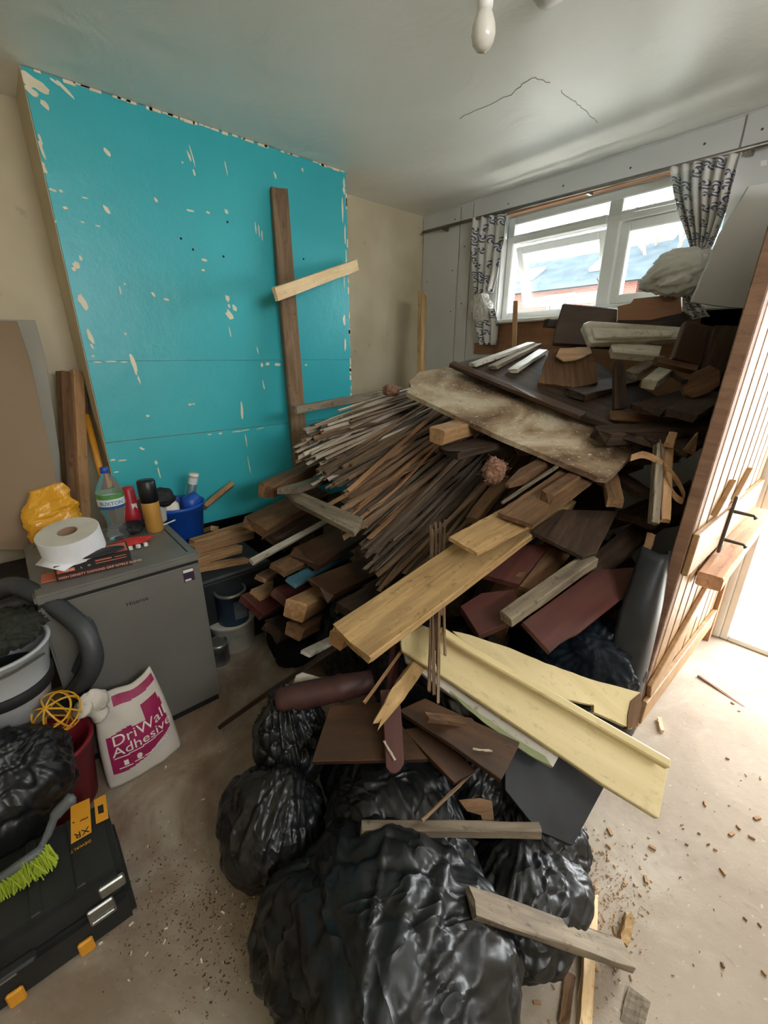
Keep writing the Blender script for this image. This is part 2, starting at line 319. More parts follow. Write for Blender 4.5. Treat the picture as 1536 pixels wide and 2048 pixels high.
# ceiling cracks and dents
m_crack = plain('crack_shadow', (164, 161, 150), None, .9)
def crack(pts, r):
    q = [onZ(px, py, ZC - .0006) for px, py in pts]; mb = MB()
    q2 = []
    for i in range(len(q) - 1):
        for k in range(4): p = q[i].lerp(q[i + 1], k / 4); q2.append(p + Vector((random.uniform(-.006, .006), random.uniform(-.006, .006), 0)))
    mb.tube(q2 + [q[-1]], r, 5); o = mb.build('crack', m_crack, ceil); return o
crack([(918, 237), (965, 215), (1020, 190), (1045, 168), (1070, 155), (1100, 165)], .0016)
crack([(1120, 180), (1145, 200), (1165, 215), (1195, 245)], .0016)
# ceiling rose (cut by the frame) and bulb on its flex
m_plasticw = plain('plastic_white', (228, 226, 218), None, .35)
rc = onZ(1102, -24, ZC)
r_ = thing('ceiling_rose', 'round white plastic fitting on the ceiling at the top edge, right of the bulb', 'light fitting', T(rc.x, rc.y, ZC))
MB().lathe([(.055, 0), (.055, -.012), (.04, -.03), (.012, -.04)], 28).build('cover', m_plasticw, r_, smooth=True)
bc = P(967, 66, 1.07)
m_bulb = plain('opal_glass', (236, 232, 220), None, .15); m_bulb.node_tree.nodes['Principled BSDF'].inputs['Transmission Weight'].default_value = .25
b_ = thing('light_bulb', 'unlit opal light bulb hanging from the ceiling', 'light bulb', T(bc.x, bc.y, bc.z, 0, .06, .05))
MB().lathe([(.004, -.036), (.016, -.032), (.026, -.02), (.030, -.003), (.028, .014), (.022, .03), (.016, .042), (.0145, .05)], 28).build('globe', m_bulb, b_, smooth=True)
MB().lathe([(.0175, .036), (.0195, .05), (.0195, .075), (.0165, .08)], 24).build('collar', m_plasticw, b_, smooth=True)
MB().lathe([(.0155, .08), (.017, .082), (.017, .105), (.009, .125), (.004, .13)], 24).build('holder', plain('lampholder_grey', (120, 116, 108), None, .5), b_, smooth=True)
MB().tube([(0, 0, .125), (.002, .001, .2), (0, 0, ZC - bc.z)], .0035).build('flex', m_plasticw, b_)
# curtain pole
a, b = onY(846, 465, YW - .07), onY(1536, 286, YW - .07)
m_pole = plain('pole_metal', (110, 104, 96), (140, 134, 124), .4, .7)
cp = thing('curtain_pole', 'thin metal curtain pole running along the window wall', 'curtain pole', T(0, 0, 0))
MB().tube([a, a.lerp(b, .5), b + (b - a) * .2], .011, 10).build('rod', m_pole, cp, smooth=True)
for t_ in (.1, .62, .97): p = a.lerp(b, t_); MB().box(p.x - .008, p.x + .008, p.y, YW - .012, p.z - .02, p.z + .01).build('bracket', m_pole, cp)
# ================================================================ outdoors
def brickmat():
    m, nt, b, N, L = newmat('brick_red'); v = coords(nt, False); mp = N('ShaderNodeMapping'); mp.inputs['Rotation'].default_value = (math.pi / 2, 0, 0); L(v, mp.inputs[0])
    t = N('ShaderNodeTexBrick'); t.inputs['Scale'].default_value = 4; t.inputs['Color1'].default_value = rgb(92, 50, 38); t.inputs['Color2'].default_value = rgb(76, 42, 34); t.inputs['Mortar'].default_value = rgb(84, 76, 70); L(mp.outputs[0], t.inputs[0]); L(t.outputs[0], b.inputs['Base Color']); b.inputs['Roughness'].default_value = .9; return m
m_brick = brickmat()
m_slate = plain('slate_roof', (38, 46, 50), (50, 58, 62), .9, scale=2, spec=.1)
m_gravel = plain('gravel_pale', (170, 164, 152), (226, 222, 212), .95, scale=40, bs=.6, bscale=40, rnd=False)
struct('ground', MB().box(-40, 30, 3.26, 60, -.2, -.1), m_gravel)
HY = 16.0
m_far = plain('far_frames', (96, 98, 98), None, .8)
def house(x0, x1, ridge, eave, base, label, wins, sky, yy=HY):
    h = thing('terraced_house', label, 'house', T((x0 + x1) / 2, yy, base)); X = (x1 - x0) / 2
    MB().box(-X, X, 0, 5, 0, eave - base).build('wall', m_brick, h)
    e, r = eave - base, ridge - base
    MB().add([(-X - .2, -.3, e - .1), (X + .2, -.3, e - .1), (X + .2, 2.5, r), (-X - .2, 2.5, r), (X + .2, 5.3, e - .1), (-X - .2, 5.3, e - .1)], [(0, 1, 2, 3), (3, 2, 4, 5), (0, 3, 5), (1, 4, 2), (0, 5, 4, 1)]).build('roof', m_slate, h)
    for wx in wins:
        wn = bars(MB(), wx - .5, wx + .5, e - 1.5, e - .25, .1, -.06, .02).build('window_frame', m_far, h)
        MB().box(wx - .4, wx + .4, -.02, .0, e - 1.4, e - .35).build('pane', plain('far_glass', (40, 52, 58), None, .3), wn)
    for sx in sky:
        k = Matrix.Translation((sx, -.3, e - .1)) @ Matrix.Rotation(math.atan2(r - e + .1, 2.8), 4, 'X')
        so = MB().box(-.4, .4, 1.2, 2.2, .0, .1, k).build('skylight', m_far, h); MB().box(-.32, .32, 1.28, 2.12, .1, .11, k).build('pane', plain('far_glass', (60, 76, 84), None, .3), so)
house(-16, -6.2, 5.35, 3.95, -.1, 'brick house with slate roof and skylights seen through both window panes', [-3.2, -.6, 2.4], [-2.6, .3, 3.3])
house(-5.7, 1, 5.9, 3.9, -.1, 'brick house with taller slate roof at the right end of the window view', [-2.6, .5], [-2.4])
tr = thing('bare_tree', 'thin bare tree rising between the two houses outside', 'tree', T(-6.0, 17.5, -.1))
tb = MB(); 
def branch(p, d, L_, r, k):
    q = p + d * L_; tb.tube([p, p.lerp(q, .5) + Vector((random.uniform(-.05, .05),) * 3), q], [r, r * .8, r * .6], 5)
    if k:
        for _ in range(3): branch(q, (d + Vector((random.uniform(-.6, .6), random.uniform(-.6, .6), random.uniform(-.1, .5)))).normalized(), L_ * .62, r * .6, k - 1)
branch(Vector((0, 0, 0)), Vector((0, 0, 1)), 3.2, .14, 4); tb.build('trunk', plain('bark', (90, 74, 66), (120, 100, 90), .9), tr)
# ================================================================ timber builders
DIMS = []
def beam(name, label, cat, mat, A, B, L, wd, th, roll=0, rag=.004, group=None, bw=None, taper=1.0, bend=0, drop=None):
    """a length of timber: near end centred at A = pixel + distance, running towards pixel B for L metres"""
    p0 = P(*A); d = ray(*B[:2])
    if bw is not None: p1 = P(B[0], B[1], bw)
    else:
        a_, b_, c_ = d.dot(d), d.dot(EYE - p0), (EYE - p0).dot(EYE - p0) - L * L; disc = b_ * b_ - a_ * c_
        k = (-b_ + math.sqrt(max(disc, 0))) / a_; p1 = EYE + d * k
        p1 = p0 + (p1 - p0).normalized() * L
    if drop is not None: p0 = p0 + (p0 - p1) * ((p0.z - drop) / (p1.z - p0.z))
    o = timber(name, mat, p0, p1, wd, th, roll, rag, taper=taper, bend=bend)
    DIMS.append((name, label[:40], round((p1 - p0).length, 2), round(p0.z, 2), round(p1.z, 2), [round(v, 2) for v in p1]))
    return tag(o, label, cat, group)
def timber(name, mat, p0, p1, wd, th, roll=0, rag=.004, parent=None, taper=1.0, bend=0):
    x = (p1 - p0).normalized(); y = ZUP.cross(x)
    y = y.normalized() if y.length > 1e-3 else Vector((0, 1, 0)); z = x.cross(y)
    R_ = Matrix.Rotation(math.radians(roll), 3, x); y, z = R_ @ y, R_ @ z
    M = Matrix((x, y, z)).transposed().to_4x4(); M.translation = (p0 + p1) / 2; L = (p1 - p0).length
    hw, ht, bv = wd / 2, th / 2, min(wd, th) * .09
    cs = [(-hw + bv, -ht), (0, -ht), (hw - bv, -ht), (hw, -ht + bv), (hw, ht - bv), (hw - bv, ht), (0, ht), (-hw + bv, ht), (-hw, ht - bv), (-hw, -ht + bv)]
    n = len(cs); nx = 7; v = []; f = []; rn = random.Random(hash(tuple(round(c, 3) for c in p0)) & 0xffff)
    for i in range(nx):
        s = i / (nx - 1); tp = taper + (1 - taper) * min(1, s * 3)
        for yy, zz in cs:
            xx = -L / 2 + L * s
            if i in (0, nx - 1): xx += rn.uniform(-rag, rag) * (1 if i else 1)
            j = .0012 + rag * .08
            v.append((xx, yy * tp + rn.uniform(-j, j), zz * tp + rn.uniform(-j, j) + bend * (1 - (2 * s - 1) ** 2)))
    for i in range(nx - 1):
        for k in range(n): a, b2 = i * n + k, i * n + (k + 1) % n; f.append((a, b2, b2 + n, a + n))
    f.append(tuple(range(n))[::-1]); f.append(tuple(range((nx - 1) * n, nx * n)))
    mb = MB(); mb.add(v, f); return mb.build(name, mat, parent, M=M)
def slab(name, label, cat, mat, t, A, N_, outline, rag=0, group=None, parent=None, bevel=.002, ax=None):
    """a flat board: outline seen by the camera laid on a plane through A with normal N_, thickness t"""
    p0 = A if isinstance(A, Vector) else P(*A); n = N_ if isinstance(N_, Vector) else nrm(*N_)
    pts = [onPl(px, py, p0, n) for px, py in outline]
    if rag:
        q = []
        for i, p in enumerate(pts):
            b2 = pts[(i + 1) % len(pts)]; k = max(1, min(14, int((b2 - p).length / .03))); q.append(p)
            for j in range(1, k): q.append(p.lerp(b2, j / k) + Vector((random.uniform(-rag, rag), random.uniform(-rag, rag), 0)))
        pts = [p - n * (p - p0).dot(n) for p in q]
    m_ = len(outline)
    if ax is None:
        best = max(range(m_), key=lambda i: (onPl(*outline[(i + 1) % m_], p0, n) - onPl(*outline[i], p0, n)).length); ax = (best, (best + 1) % m_)
    x = (onPl(*outline[ax[1]], p0, n) - onPl(*outline[ax[0]], p0, n)).normalized(); y = n.cross(x)
    c = sum(pts, Vector()) / len(pts); M = Matrix((x, y, n)).transposed().to_4x4(); M.translation = c; Mi = M.inverted()
    lp = [Mi @ p for p in pts]
    area = sum(lp[i].x * lp[(i + 1) % len(lp)].y - lp[(i + 1) % len(lp)].x * lp[i].y for i in range(len(lp)))
    if area < 0: lp = lp[::-1]
    k = len(lp); v = [(p.x, p.y, 0) for p in lp] + [(p.x, p.y, -t) for p in lp]
    f = [tuple(range(k)), tuple(range(2 * k - 1, k - 1, -1))] + [(i, i + k, (i + 1) % k + k, (i + 1) % k) for i in range(k)]
    mb = MB(); mb.add(v, f); o = mb.build(name, mat, None, M=M, bevel=0 if rag else bevel)
    xs = [p.x for p in lp]; ys = [p.y for p in lp]; DIMS.append((name, label and label[:40], round(max(xs) - min(xs), 2), round(max(ys) - min(ys), 2), 'z', round(min(p.z for p in pts), 2), round(max(p.z for p in pts), 2)))
    return tag(o, label, cat, group)
# ================================================================ curtains
def curtain_mat():
    m, nt, b, N, L = newmat('curtain_damask'); b.inputs['Roughness'].default_value = .7; b.inputs['Sheen Weight'].default_value = .2
    uv = N('ShaderNodeUVMap'); vo = N('ShaderNodeTexVoronoi'); vo.inputs['Scale'].default_value = 4.6; vo.inputs['Randomness'].default_value = .7; L(uv.outputs[0], vo.inputs['Vector'])
    mp = N('ShaderNodeVectorMath'); mp.operation = 'SCALE'; mp.inputs['Scale'].default_value = 3.2; L(uv.outputs[0], mp.inputs[0])
    sb = N('ShaderNodeVectorMath'); sb.operation = 'SUBTRACT'; L(uv.outputs[0], sb.inputs[0]); L(vo.outputs['Position'], sb.inputs[1])
    sp = N('ShaderNodeSeparateXYZ'); L(sb.outputs[0], sp.inputs[0])
    def M_(op, a, b_=None):
        q = N('ShaderNodeMath'); q.operation = op
        for i, s in enumerate((a, b_)):
            if s is None: continue
            if isinstance(s, (int, float)): q.inputs[i].default_value = s
            else: L(s, q.inputs[i])
        return q.outputs[0]
    an = M_('ARCTAN2', sp.outputs[1], sp.outputs[0]); ln = N('ShaderNodeVectorMath'); ln.operation = 'LENGTH'; L(sb.outputs[0], ln.inputs[0]); rr = ln.outputs['Value']
    ph = M_('ADD', M_('MULTIPLY', an, 4.0), M_('MULTIPLY', rr, 95.0)); si = M_('SINE', ph)
    th = M_('GREATER_THAN', si, .05); inr = M_('LESS_THAN', rr, .118); fac = M_('MULTIPLY', th, inr)
    c = mix(nt, fac, rgb(206, 202, 196), rgb(78, 82, 104)); L(c, b.inputs['Base Color'])
    return m
m_curt = curtain_mat()
m_cloth = plain('curtain_lining', (206, 202, 194), (218, 214, 206), .8)
def drape(name, rows, Y, mat, parent, folds=5, amp=.03, nx=48, rep=1.0):
    v = []; f = []; uvs = []; R2 = []
    for i in range(len(rows) - 1):
        for k in range(6): t = k / 6; R2.append(tuple(a + (b2 - a) * t for a, b2 in zip(rows[i], rows[i + 1])))
    R2.append(rows[-1]); wmax = max(abs(r[1] - r[0]) for r in rows)
    for i, (l, r, pyl, pyr) in enumerate(R2):
        a, b2 = onY(l, pyl, Y), onY(r, pyr, Y)
        for j in range(nx + 1):
            s = j / nx; p = a.lerp(b2, s); am = amp * (.5 + .5 * wmax / max(abs(r - l), 20)) * .7
            p.y -= am * math.sin(s * folds * 2 * math.pi + .4 * math.sin(i * .3)) + .008 * noise.noise(p * 9)
            v.append(p); uvs.append((s * rep, i / len(R2) * rep * 2.2))
    for i in range(len(R2) - 1):
        for j in range(nx): a = i * (nx + 1) + j; f.append((a, a + 1, a + nx + 2, a + nx + 1))
    me = bpy.data.meshes.new(name); me.from_pydata([tuple(p) for p in v], [], f); ul = me.uv_layers.new(name='UVMap')
    for lp in me.loops: ul.data[lp.index].uv = uvs[lp.vertex_index]
    o = link(name, me, mat, parent, smooth=True); so = o.modifiers.new('thick', 'SOLIDIFY'); so.thickness = .003; return o
def lump(name, c, rad, mat, parent, seed=0, knot=None, fold=.12, sub=5, fine=.05, rot=None, floor=None):
    bm = bmesh.new(); bmesh.ops.create_icosphere(bm, subdivisions=sub, radius=1); off = Vector((seed * 3.7, seed * 1.9, seed * 5.1))
    kn = Vector(knot).normalized() if knot else Vector((0, 0, 1)); t1 = kn.orthogonal().normalized(); t2 = kn.cross(t1); rad = Vector(rad)
    uvl = bm.loops.layers.uv.new('UVMap')
    for v in bm.verts:
        p = v.co.normalized(); h = p.dot(kn); a = math.atan2(p.dot(t2), p.dot(t1)); q = p * 1.6 + off
        big = noise.fractal(q * .7, 1.0, 2.0, 2) * .13
        mer = Vector((math.cos(a) * 3.0, math.sin(a) * 3.0, h * .6)) + off + p * .4
        k_ = max(0.15, min(1, (h + .5) / 1.4)) if knot else .6
        pl = (1 - abs(noise.noise(mer))) ** 5 * fold * .34 * k_ + (1 - abs(noise.noise(mer * 2.4 + Vector((5, 1, 2))))) ** 5 * fold * .14 * k_ - fold * .12
        rid = -(1 - abs(noise.noise(q * 1.7 + Vector((3, 8, 1))))) ** 7 * fold * .22 + (1 - abs(noise.noise(q * 4 + Vector((9, 3, 1))))) ** 3 * fine * .4
        if knot and h > .93: pl += (h - .93) * 2.2
        s = (1 + big + rid + pl)
        v.co = Vector((p.x * rad.x, p.y * rad.y, p.z * rad.z)) * s
    M = Matrix.Translation(c) @ (rot.to_4x4() if rot else Matrix.Identity(4))
    if floor is not None:
        for v in bm.verts:
            wz = (M @ v.co).z
            if wz < floor + .05: v.co.z += (floor + .05 - wz) * .85 if wz > floor - .28 else (floor + .002 - wz + .05)
            wz = (M @ v.co).z
            if wz < floor + .003: v.co.z += floor + .003 - wz + .004 * abs(noise.noise(v.co * 8))
    for fc in bm.faces:
        for lp in fc.loops: pp = lp.vert.co; lp[uvl].uv = (pp.x * 4 + pp.y * 2, pp.z * 4)
    me = bpy.data.meshes.new(name); bm.to_mesh(me); bm.free()
    return link(name, me, mat, parent, M=M, smooth=True)
YC = YW - .07
cl = thing('curtain', 'patterned curtain knotted up at the left end of the window', 'curtain', T(0, 0, 0))
drape('cloth', [(946, 1014, 436, 428), (943, 1008, 490, 482), (945, 996, 545, 540), (950, 984, 588, 584)], YC, m_curt, cl, 4, .022, rep=.8)
pk = onY(962, 617, YC); lump('knot', pk, (.095, .06, .11), m_cloth, cl, 3, (.2, -.6, .5), .7, 5)
drape('tail', [(958, 990, 618, 616), (952, 998, 650, 648), (960, 993, 690, 690)], YC - .01, m_curt, cl, 3, .02, rep=.5)
cr = thing('curtain', 'patterned curtain bundled into a ball at the right end of the window', 'curtain', T(0, 0, 0))
drape('cloth', [(1342, 1484, 336, 304), (1348, 1468, 385, 365), (1358, 1452, 430, 420), (1374, 1434, 470, 464), (1388, 1418, 505, 500)], YC - .02, m_curt, cr, 6, .026, rep=1.0)
pk = onY(1366, 545, YC - .06); lump('bundle', pk, (.165, .11, .125), m_cloth, cr, 8, (-.75, -.35, -.3), .5, 5, .02)
drape('tail', [(1360, 1392, 575, 575), (1372, 1400, 610, 605), (1385, 1420, 640, 632)], YC - .03, m_curt, cr, 2, .02, rep=.4)
# sheet of clear glazing standing in front of the right-hand curtain, leaning plasterboard beside it
o = slab('glass_sheet', 'clear glass sheet standing across the upper window in front of the curtain', 'glass sheet', m_glass, .004, (1390, 370, 2.1), Vector((0, -1, 0)), [(1012, 436), (1396, 336), (1396, 396), (1012, 478)], bevel=0)
slab('plasterboard_sheet', 'grey torn plasterboard sheet leaning against the wall right of the window', 'plasterboard', m_board, .0125, (1440, 560, 2.04), (.12, .96, .12), [(1499, 372), (1536, 366), (1560, 366), (1540, 520), (1486, 616), (1440, 612), (1384, 604), (1420, 520), (1440, 470)], rag=.003)
slab('paper_tag', 'small white paper square stuck on the wall panel right of the window', 'paper', m_plasticw, .001, (1523, 322, 2.0), Vector((0, -1, 0)), [(1518, 317), (1530, 315), (1530, 326), (1518, 328)], bevel=0).location.y = YW - .0125
# ================================================================ pine ledged door standing beside the heap
PX = -.372; PY0, PY1, PZ = 1.775, 2.93, 2.3
m_gap = wood('groove_dark_pine', (96, 66, 42), (116, 82, 54))
W['door'] = wood('pine_door', (142, 106, 66), (174, 138, 96), (128, 92, 56), .35, .5, .6, .12, .4)
W['edge'] = wood('door_edge', (118, 88, 68), (146, 112, 88), (96, 74, 60), .4, .7)
pd = thing('ledged_door', 'tall pine door of grooved vertical boards standing upright beside the heap', 'door', T(PX, PY0, 0, 0, 0, .03))
Ln = PY1 - PY0
MB().box(-.045, -.018, .05, Ln, .0, PZ).build('backing', m_gap, pd)
MB().box(-.048, -.002, -.0, .05, 0.0, PZ).build('edge_post', W['edge'], pd, bevel=.004)
nb = 9; bwid = (Ln - .05) / nb
for i in range(nb):
    ya = .05 + i * bwid
    MB().box(-.02, .0, ya + .004, ya + bwid - .016, .002, PZ).build('board', W['door'], pd, bevel=.003)
MB().box(.0, .022, .0, Ln * .98, .83, 1.0).build('ledge', W['door'], pd, bevel=.003)
MB().box(.0, .022, .0, Ln * .98, .10, .22).build('ledge', W['door'], pd, bevel=.003)
k = Matrix.Translation((0, .03, .25)) @ Matrix.Rotation(math.radians(27), 4, 'X'); MB().box(0, .02, 0, .62, -.06, .06, k).build('brace', W['door'], pd, bevel=.003)
for yy, zz in ((.2, 1.02), (.5, 1.02)):       # mitred stops above the ledge
    MB().add([(.0, yy, zz), (.0, yy + .16, zz), (.0, yy + .16, zz + .12), (.02, yy, zz), (.02, yy + .16, zz), (.02, yy + .16, zz + .12)], [(0, 1, 2), (3, 5, 4), (0, 3, 4, 1), (1, 4, 5, 2), (2, 5, 3, 0)]).build('mitred_stop', W['door'], pd, bevel=.002)
lk = MB().box(.022, .034, .42, .46, .80, 1.06).build('handle_plate', plain('metal_dark', (100, 94, 88), None, .4, .8), pd, bevel=.003)
for zz in (.86, .99): MB().tube([(.03, .44, zz), (.10, .44, zz), (.11, .44, zz - .01)], [.008, .006, .009], 8).build('spindle', plain('metal_dark2', (80, 76, 70), None, .4, .8), lk)
rb = timber('timber_block', wood('block_rust', (170, 124, 92), (208, 164, 126), (120, 80, 58), .5), Vector((PX + .075, 2.03, .73)), Vector((PX + .075, 2.88, .82)), .09, .065, 0, .002)
tag(rb, 'rough rust-brown timber length fixed along the face of the pine door', 'timber')
sb_ = MB().box(PX + .0, PX + .03, 2.86, 2.96, 0, 2.05).build('hardboard_strip', W['hard']); tag(sb_, 'narrow brown board between the pine door and the white door frame', 'board')
# ================================================================ the heap
G = 'loose timber in the heap'
# standing post with its batten, rail behind
beam('post', 'tall old timber post standing in front of the teal wall', 'post', W['post'], (601, 925, 2.84), (556, 384), 1.3, .10, .07, 8, .012, bw=2.44, drop=.02)
beam('batten', 'pale planed batten nailed across the tall old post', 'batten', W['pinelight'], (550, 589, 2.28), (713, 530), 1, .022, .066, 0, .003, bw=2.84)
beam('rail', 'grey rail running right from the foot of the tall old post', 'timber', W['grey'], (590, 820, 2.36), (800, 781), 1, .04, .042, 0, .004, bw=2.95)
beam('upright_plank', 'pale split plank standing upright in the far corner', 'plank', W['pine'], (842, 760, 3.3), (845, 588), 1, .12, .03, 70, .004, bw=3.24, drop=.02)
beam('upright_plank', 'short dark-edged plank standing upright below the window sill', 'plank', W['tan'], (1027, 715, 2.92), (1031, 604), 1, .055, .03, 70, .003, bw=2.86, drop=1.2)
# interior of the heap: dark filler lengths added for its shadowed gaps
core = []
def inner(p0, p1, wd, th, roll, mat, lab='dark broken filler plank added low inside the heap under the laths', grp='broken filler planks low inside the heap'):
    o = timber('filler_plank', mat, p0, p1, wd, th, roll, .02); tag(o, lab, 'plank', grp); return o
rr = random.Random(5)
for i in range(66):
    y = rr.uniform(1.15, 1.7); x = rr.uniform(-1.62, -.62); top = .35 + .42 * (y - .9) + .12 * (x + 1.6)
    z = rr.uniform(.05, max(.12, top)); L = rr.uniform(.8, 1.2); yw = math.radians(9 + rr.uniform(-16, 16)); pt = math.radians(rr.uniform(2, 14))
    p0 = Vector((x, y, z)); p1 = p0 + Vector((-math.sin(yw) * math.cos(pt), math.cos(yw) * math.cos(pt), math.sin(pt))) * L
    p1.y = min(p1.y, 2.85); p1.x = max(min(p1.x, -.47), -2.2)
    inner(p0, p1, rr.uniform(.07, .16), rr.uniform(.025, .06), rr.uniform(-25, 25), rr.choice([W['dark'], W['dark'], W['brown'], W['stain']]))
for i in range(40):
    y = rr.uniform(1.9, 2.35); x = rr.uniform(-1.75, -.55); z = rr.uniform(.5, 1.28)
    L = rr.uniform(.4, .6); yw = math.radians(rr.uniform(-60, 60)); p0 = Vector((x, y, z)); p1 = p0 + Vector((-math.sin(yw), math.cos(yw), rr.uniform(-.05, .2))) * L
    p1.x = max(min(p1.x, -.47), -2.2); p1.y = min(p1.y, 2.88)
    inner(p0, p1, rr.uniform(.1, .2), rr.uniform(.025, .06), rr.uniform(-25, 25), rr.choice([W['dark'], W['dark'], W['stain'], W['brown']]), 'dark broken filler plank added high at the back of the heap under the dusty board', 'broken filler planks high at the back of the heap')
# ---- laths
m_l = [W['lath'], W['lathpale'], W['lathrust'], W['lathdark']]
lath_me = {}
for mi, mt in enumerate(m_l):
    for k in range(3):
        rn = random.Random(mi * 10 + k); L = 1.0; mb = MB(); hw, ht = rn.uniform(.0075, .0115), rn.uniform(.0028, .0042); v = []; f = []; nx = 5; be = rn.uniform(-.012, .012)
        for i in range(nx):
            s = i / (nx - 1)
            for yy, zz in ((-hw, -ht), (hw, -ht), (hw, ht), (-hw, ht)): v.append((L * s + (rn.uniform(-.012, .012) if i == 0 else 0), yy * (1 + rn.uniform(-.15, .15)), zz + be * math.sin(s * 3.1) + rn.uniform(-.001, .001)))
        for i in range(nx - 1):
            for q in range(4): a, b2 = i * 4 + q, i * 4 + (q + 1) % 4; f.append((a, b2, b2 + 4, a + 4))
        f += [(3, 2, 1, 0), tuple(range(16, 20))]
        o = mb.add(v, f).build('lath', mt); lath_me[mi, k] = o.data; bpy.data.objects.remove(o)
LD = []
def lath(px, py, w, yaw, pit, L, mi, roll, lab, grp):
    p0 = P(px, py, w); a = math.radians(yaw); b2 = math.radians(pit)
    x = (HEAD * math.cos(a) + RIGHT * math.sin(a)) * math.cos(b2) + ZUP * math.sin(b2); y = ZUP.cross(x).normalized(); z = x.cross(y)
    M = Matrix((x * L, y, z)).transposed().to_4x4() ; M.translation = p0
    o = bpy.data.objects.new('lath', lath_me[mi, random.randrange(3)]); COL.objects.link(o); o.matrix_world = M @ Matrix.Rotation(math.radians(roll), 4, 'X'); tag(o, lab, 'lath', grp)
EC = [(668, 846, 2.32, 6), (618, 874, 2.26, 8), (604, 905, 2.22, 10), (632, 945, 2.16, 11), (672, 965, 2.08, 13), (690, 1010, 2.02, 15), (706, 1058, 1.96, 17), (738, 1105, 1.90, 19), (770, 1158, 1.86, 21), (840, 1160, 1.88, 23), (905, 1140, 1.92, 24)]
def ecurve(s):
    s *= len(EC) - 1; i = min(int(s), len(EC) - 2); t = s - i; return [a + (b2 - a) * t for a, b2 in zip(EC[i], EC[i + 1])]
for i in range(295):
    s = rr.random(); px, py, w, pit = ecurve(s); lay = rr.random() ** 1.3
    # deeper layers sit behind and below the visible skin; ends scatter along the laths
    sl = rr.gauss(0, 1)
    ax = math.radians(40); slip = abs(sl) * .10 * (1 if rr.random() < .75 else -.45)
    px += rr.gauss(0, 9) + slip * 230; py += rr.gauss(0, 9) - slip * (90 + 190 * s); w += slip * .62 + lay * .09 - .02
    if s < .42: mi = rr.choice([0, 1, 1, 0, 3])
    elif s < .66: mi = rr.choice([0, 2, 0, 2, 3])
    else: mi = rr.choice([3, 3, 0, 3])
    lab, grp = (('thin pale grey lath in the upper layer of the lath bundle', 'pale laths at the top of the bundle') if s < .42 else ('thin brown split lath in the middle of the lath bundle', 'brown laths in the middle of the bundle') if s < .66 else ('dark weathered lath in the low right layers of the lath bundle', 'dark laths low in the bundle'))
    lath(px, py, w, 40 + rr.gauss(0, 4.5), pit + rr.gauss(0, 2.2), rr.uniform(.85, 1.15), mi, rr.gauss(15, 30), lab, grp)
for i, (x0, y0_, x1, y1_) in enumerate([(861, 1050, 868, 1390), (872, 1045, 874, 1330), (866, 1060, 858, 1382), (880, 1045, 876, 1405), (884, 1055, 890, 1310), (869, 1090, 872, 1300), (890, 1040, 884, 1230)]):
    p0, p1 = P(x0, y0_, 1.85 + (1050 - y0_) * .0016), P(x1, y1_, 1.25 + (1400 - y1_) * .0014); o = timber('cane', W['lath'], p1, p0, .009, .006, rr.uniform(0, 90), .004); tag(o, 'thin cane hanging upright beside the yellow pine plank', 'cane', 'thin canes hanging past the yellow plank')
lathx = beam('lath', 'single thin lath leaning left of the splintered yellow stick', 'lath', W['lathrust'], (729, 1405, 1.33), (842, 1248), .4, .010, .005, 20, .003)
# ---- left-hand plank ends
beam('beam', 'dark frayed beam end at the upper left of the heap', 'beam', W['brown'], (534, 981, 2.2), (660, 918), .9, .09, .075, 8, .02)
beam('board', 'grey weathered board with pale top sticking out left of the laths', 'board', W['grey'], (575, 982, 2.06), (668, 952), .6, .11, .03, -6, .006)
slab('board', 'flat grey board sloping down under the lath ends', 'board', W['grey'], .028, (640, 1010, 2.0), (-.1, .25, .95), [(559, 974), (600, 982), (726, 1036), (708, 1064), (590, 1004)])
beam('plank', 'big brown plank with ragged end nearest the teal wall foot', 'plank', W['brown'], (507, 1056, 2.2), (640, 985), .82, .15, .06, 20, .03)
beam('batten', 'white-edged batten pointing out left below the ragged plank', 'batten', W['white'], (503, 1124, 1.98), (657, 1040), .6, .03, .02, 30, .002)
beam('plank', 'brown plank lying above the blue painted board', 'plank', W['brown'], (556, 1140, 1.98), (700, 1068), .9, .09, .03, 24, .006)
beam('board', 'blue painted board poking out of the left side of the heap', 'board', W['blue'], (582, 1166, 1.92), (700, 1105), .9, .06, .02, 30, .003)
beam('plank', 'small brown offcut end left of the blue board', 'plank', W['brown'], (521, 1158, 2.06), (590, 1122), .6, .06, .025, 20, .006)
beam('plank', 'red-brown painted plank at the left foot of the heap', 'plank', W['red'], (502, 1215, 2.06), (700, 1125), .9, .15, .04, 28, .012)
beam('plank', 'tan scrap of plank above the red-brown plank', 'plank', W['tan'], (512, 1190, 2.1), (640, 1130), .7, .07, .025, 24, .01)
beam('beam', 'square tan beam end pointing at the fridge', 'beam', W['tan'], (590, 1221, 1.86), (720, 1150), .9, .10, .085, 10, .008)
beam('plank', 'dark brown plank between the white-edged batten and the ragged plank', 'plank', W['dark'], (548, 1085, 2.28), (680, 1010), .8, .14, .05, 24, .02)
beam('plank', 'dark chestnut plank just under the brown plank above the blue board', 'plank', W['stain'], (610, 1120, 2.1), (720, 1060), .7, .16, .05, 24, .02)
beam('plank', 'dark red-brown plank behind the square tan beam end', 'plank', W['red'], (560, 1195, 2.0), (700, 1130), .8, .10, .04, 26, .01)
beam('plank', 'dark splintered plank lowest at the left foot of the heap', 'plank', W['dark'], (545, 1262, 2.02), (690, 1200), .8, .12, .05, 22, .03)
beam('beam', 'lower brown beam end under the square tan beam', 'beam', W['brown'], (588, 1262, 1.86), (720, 1195), .9, .085, .06, 14, .008)
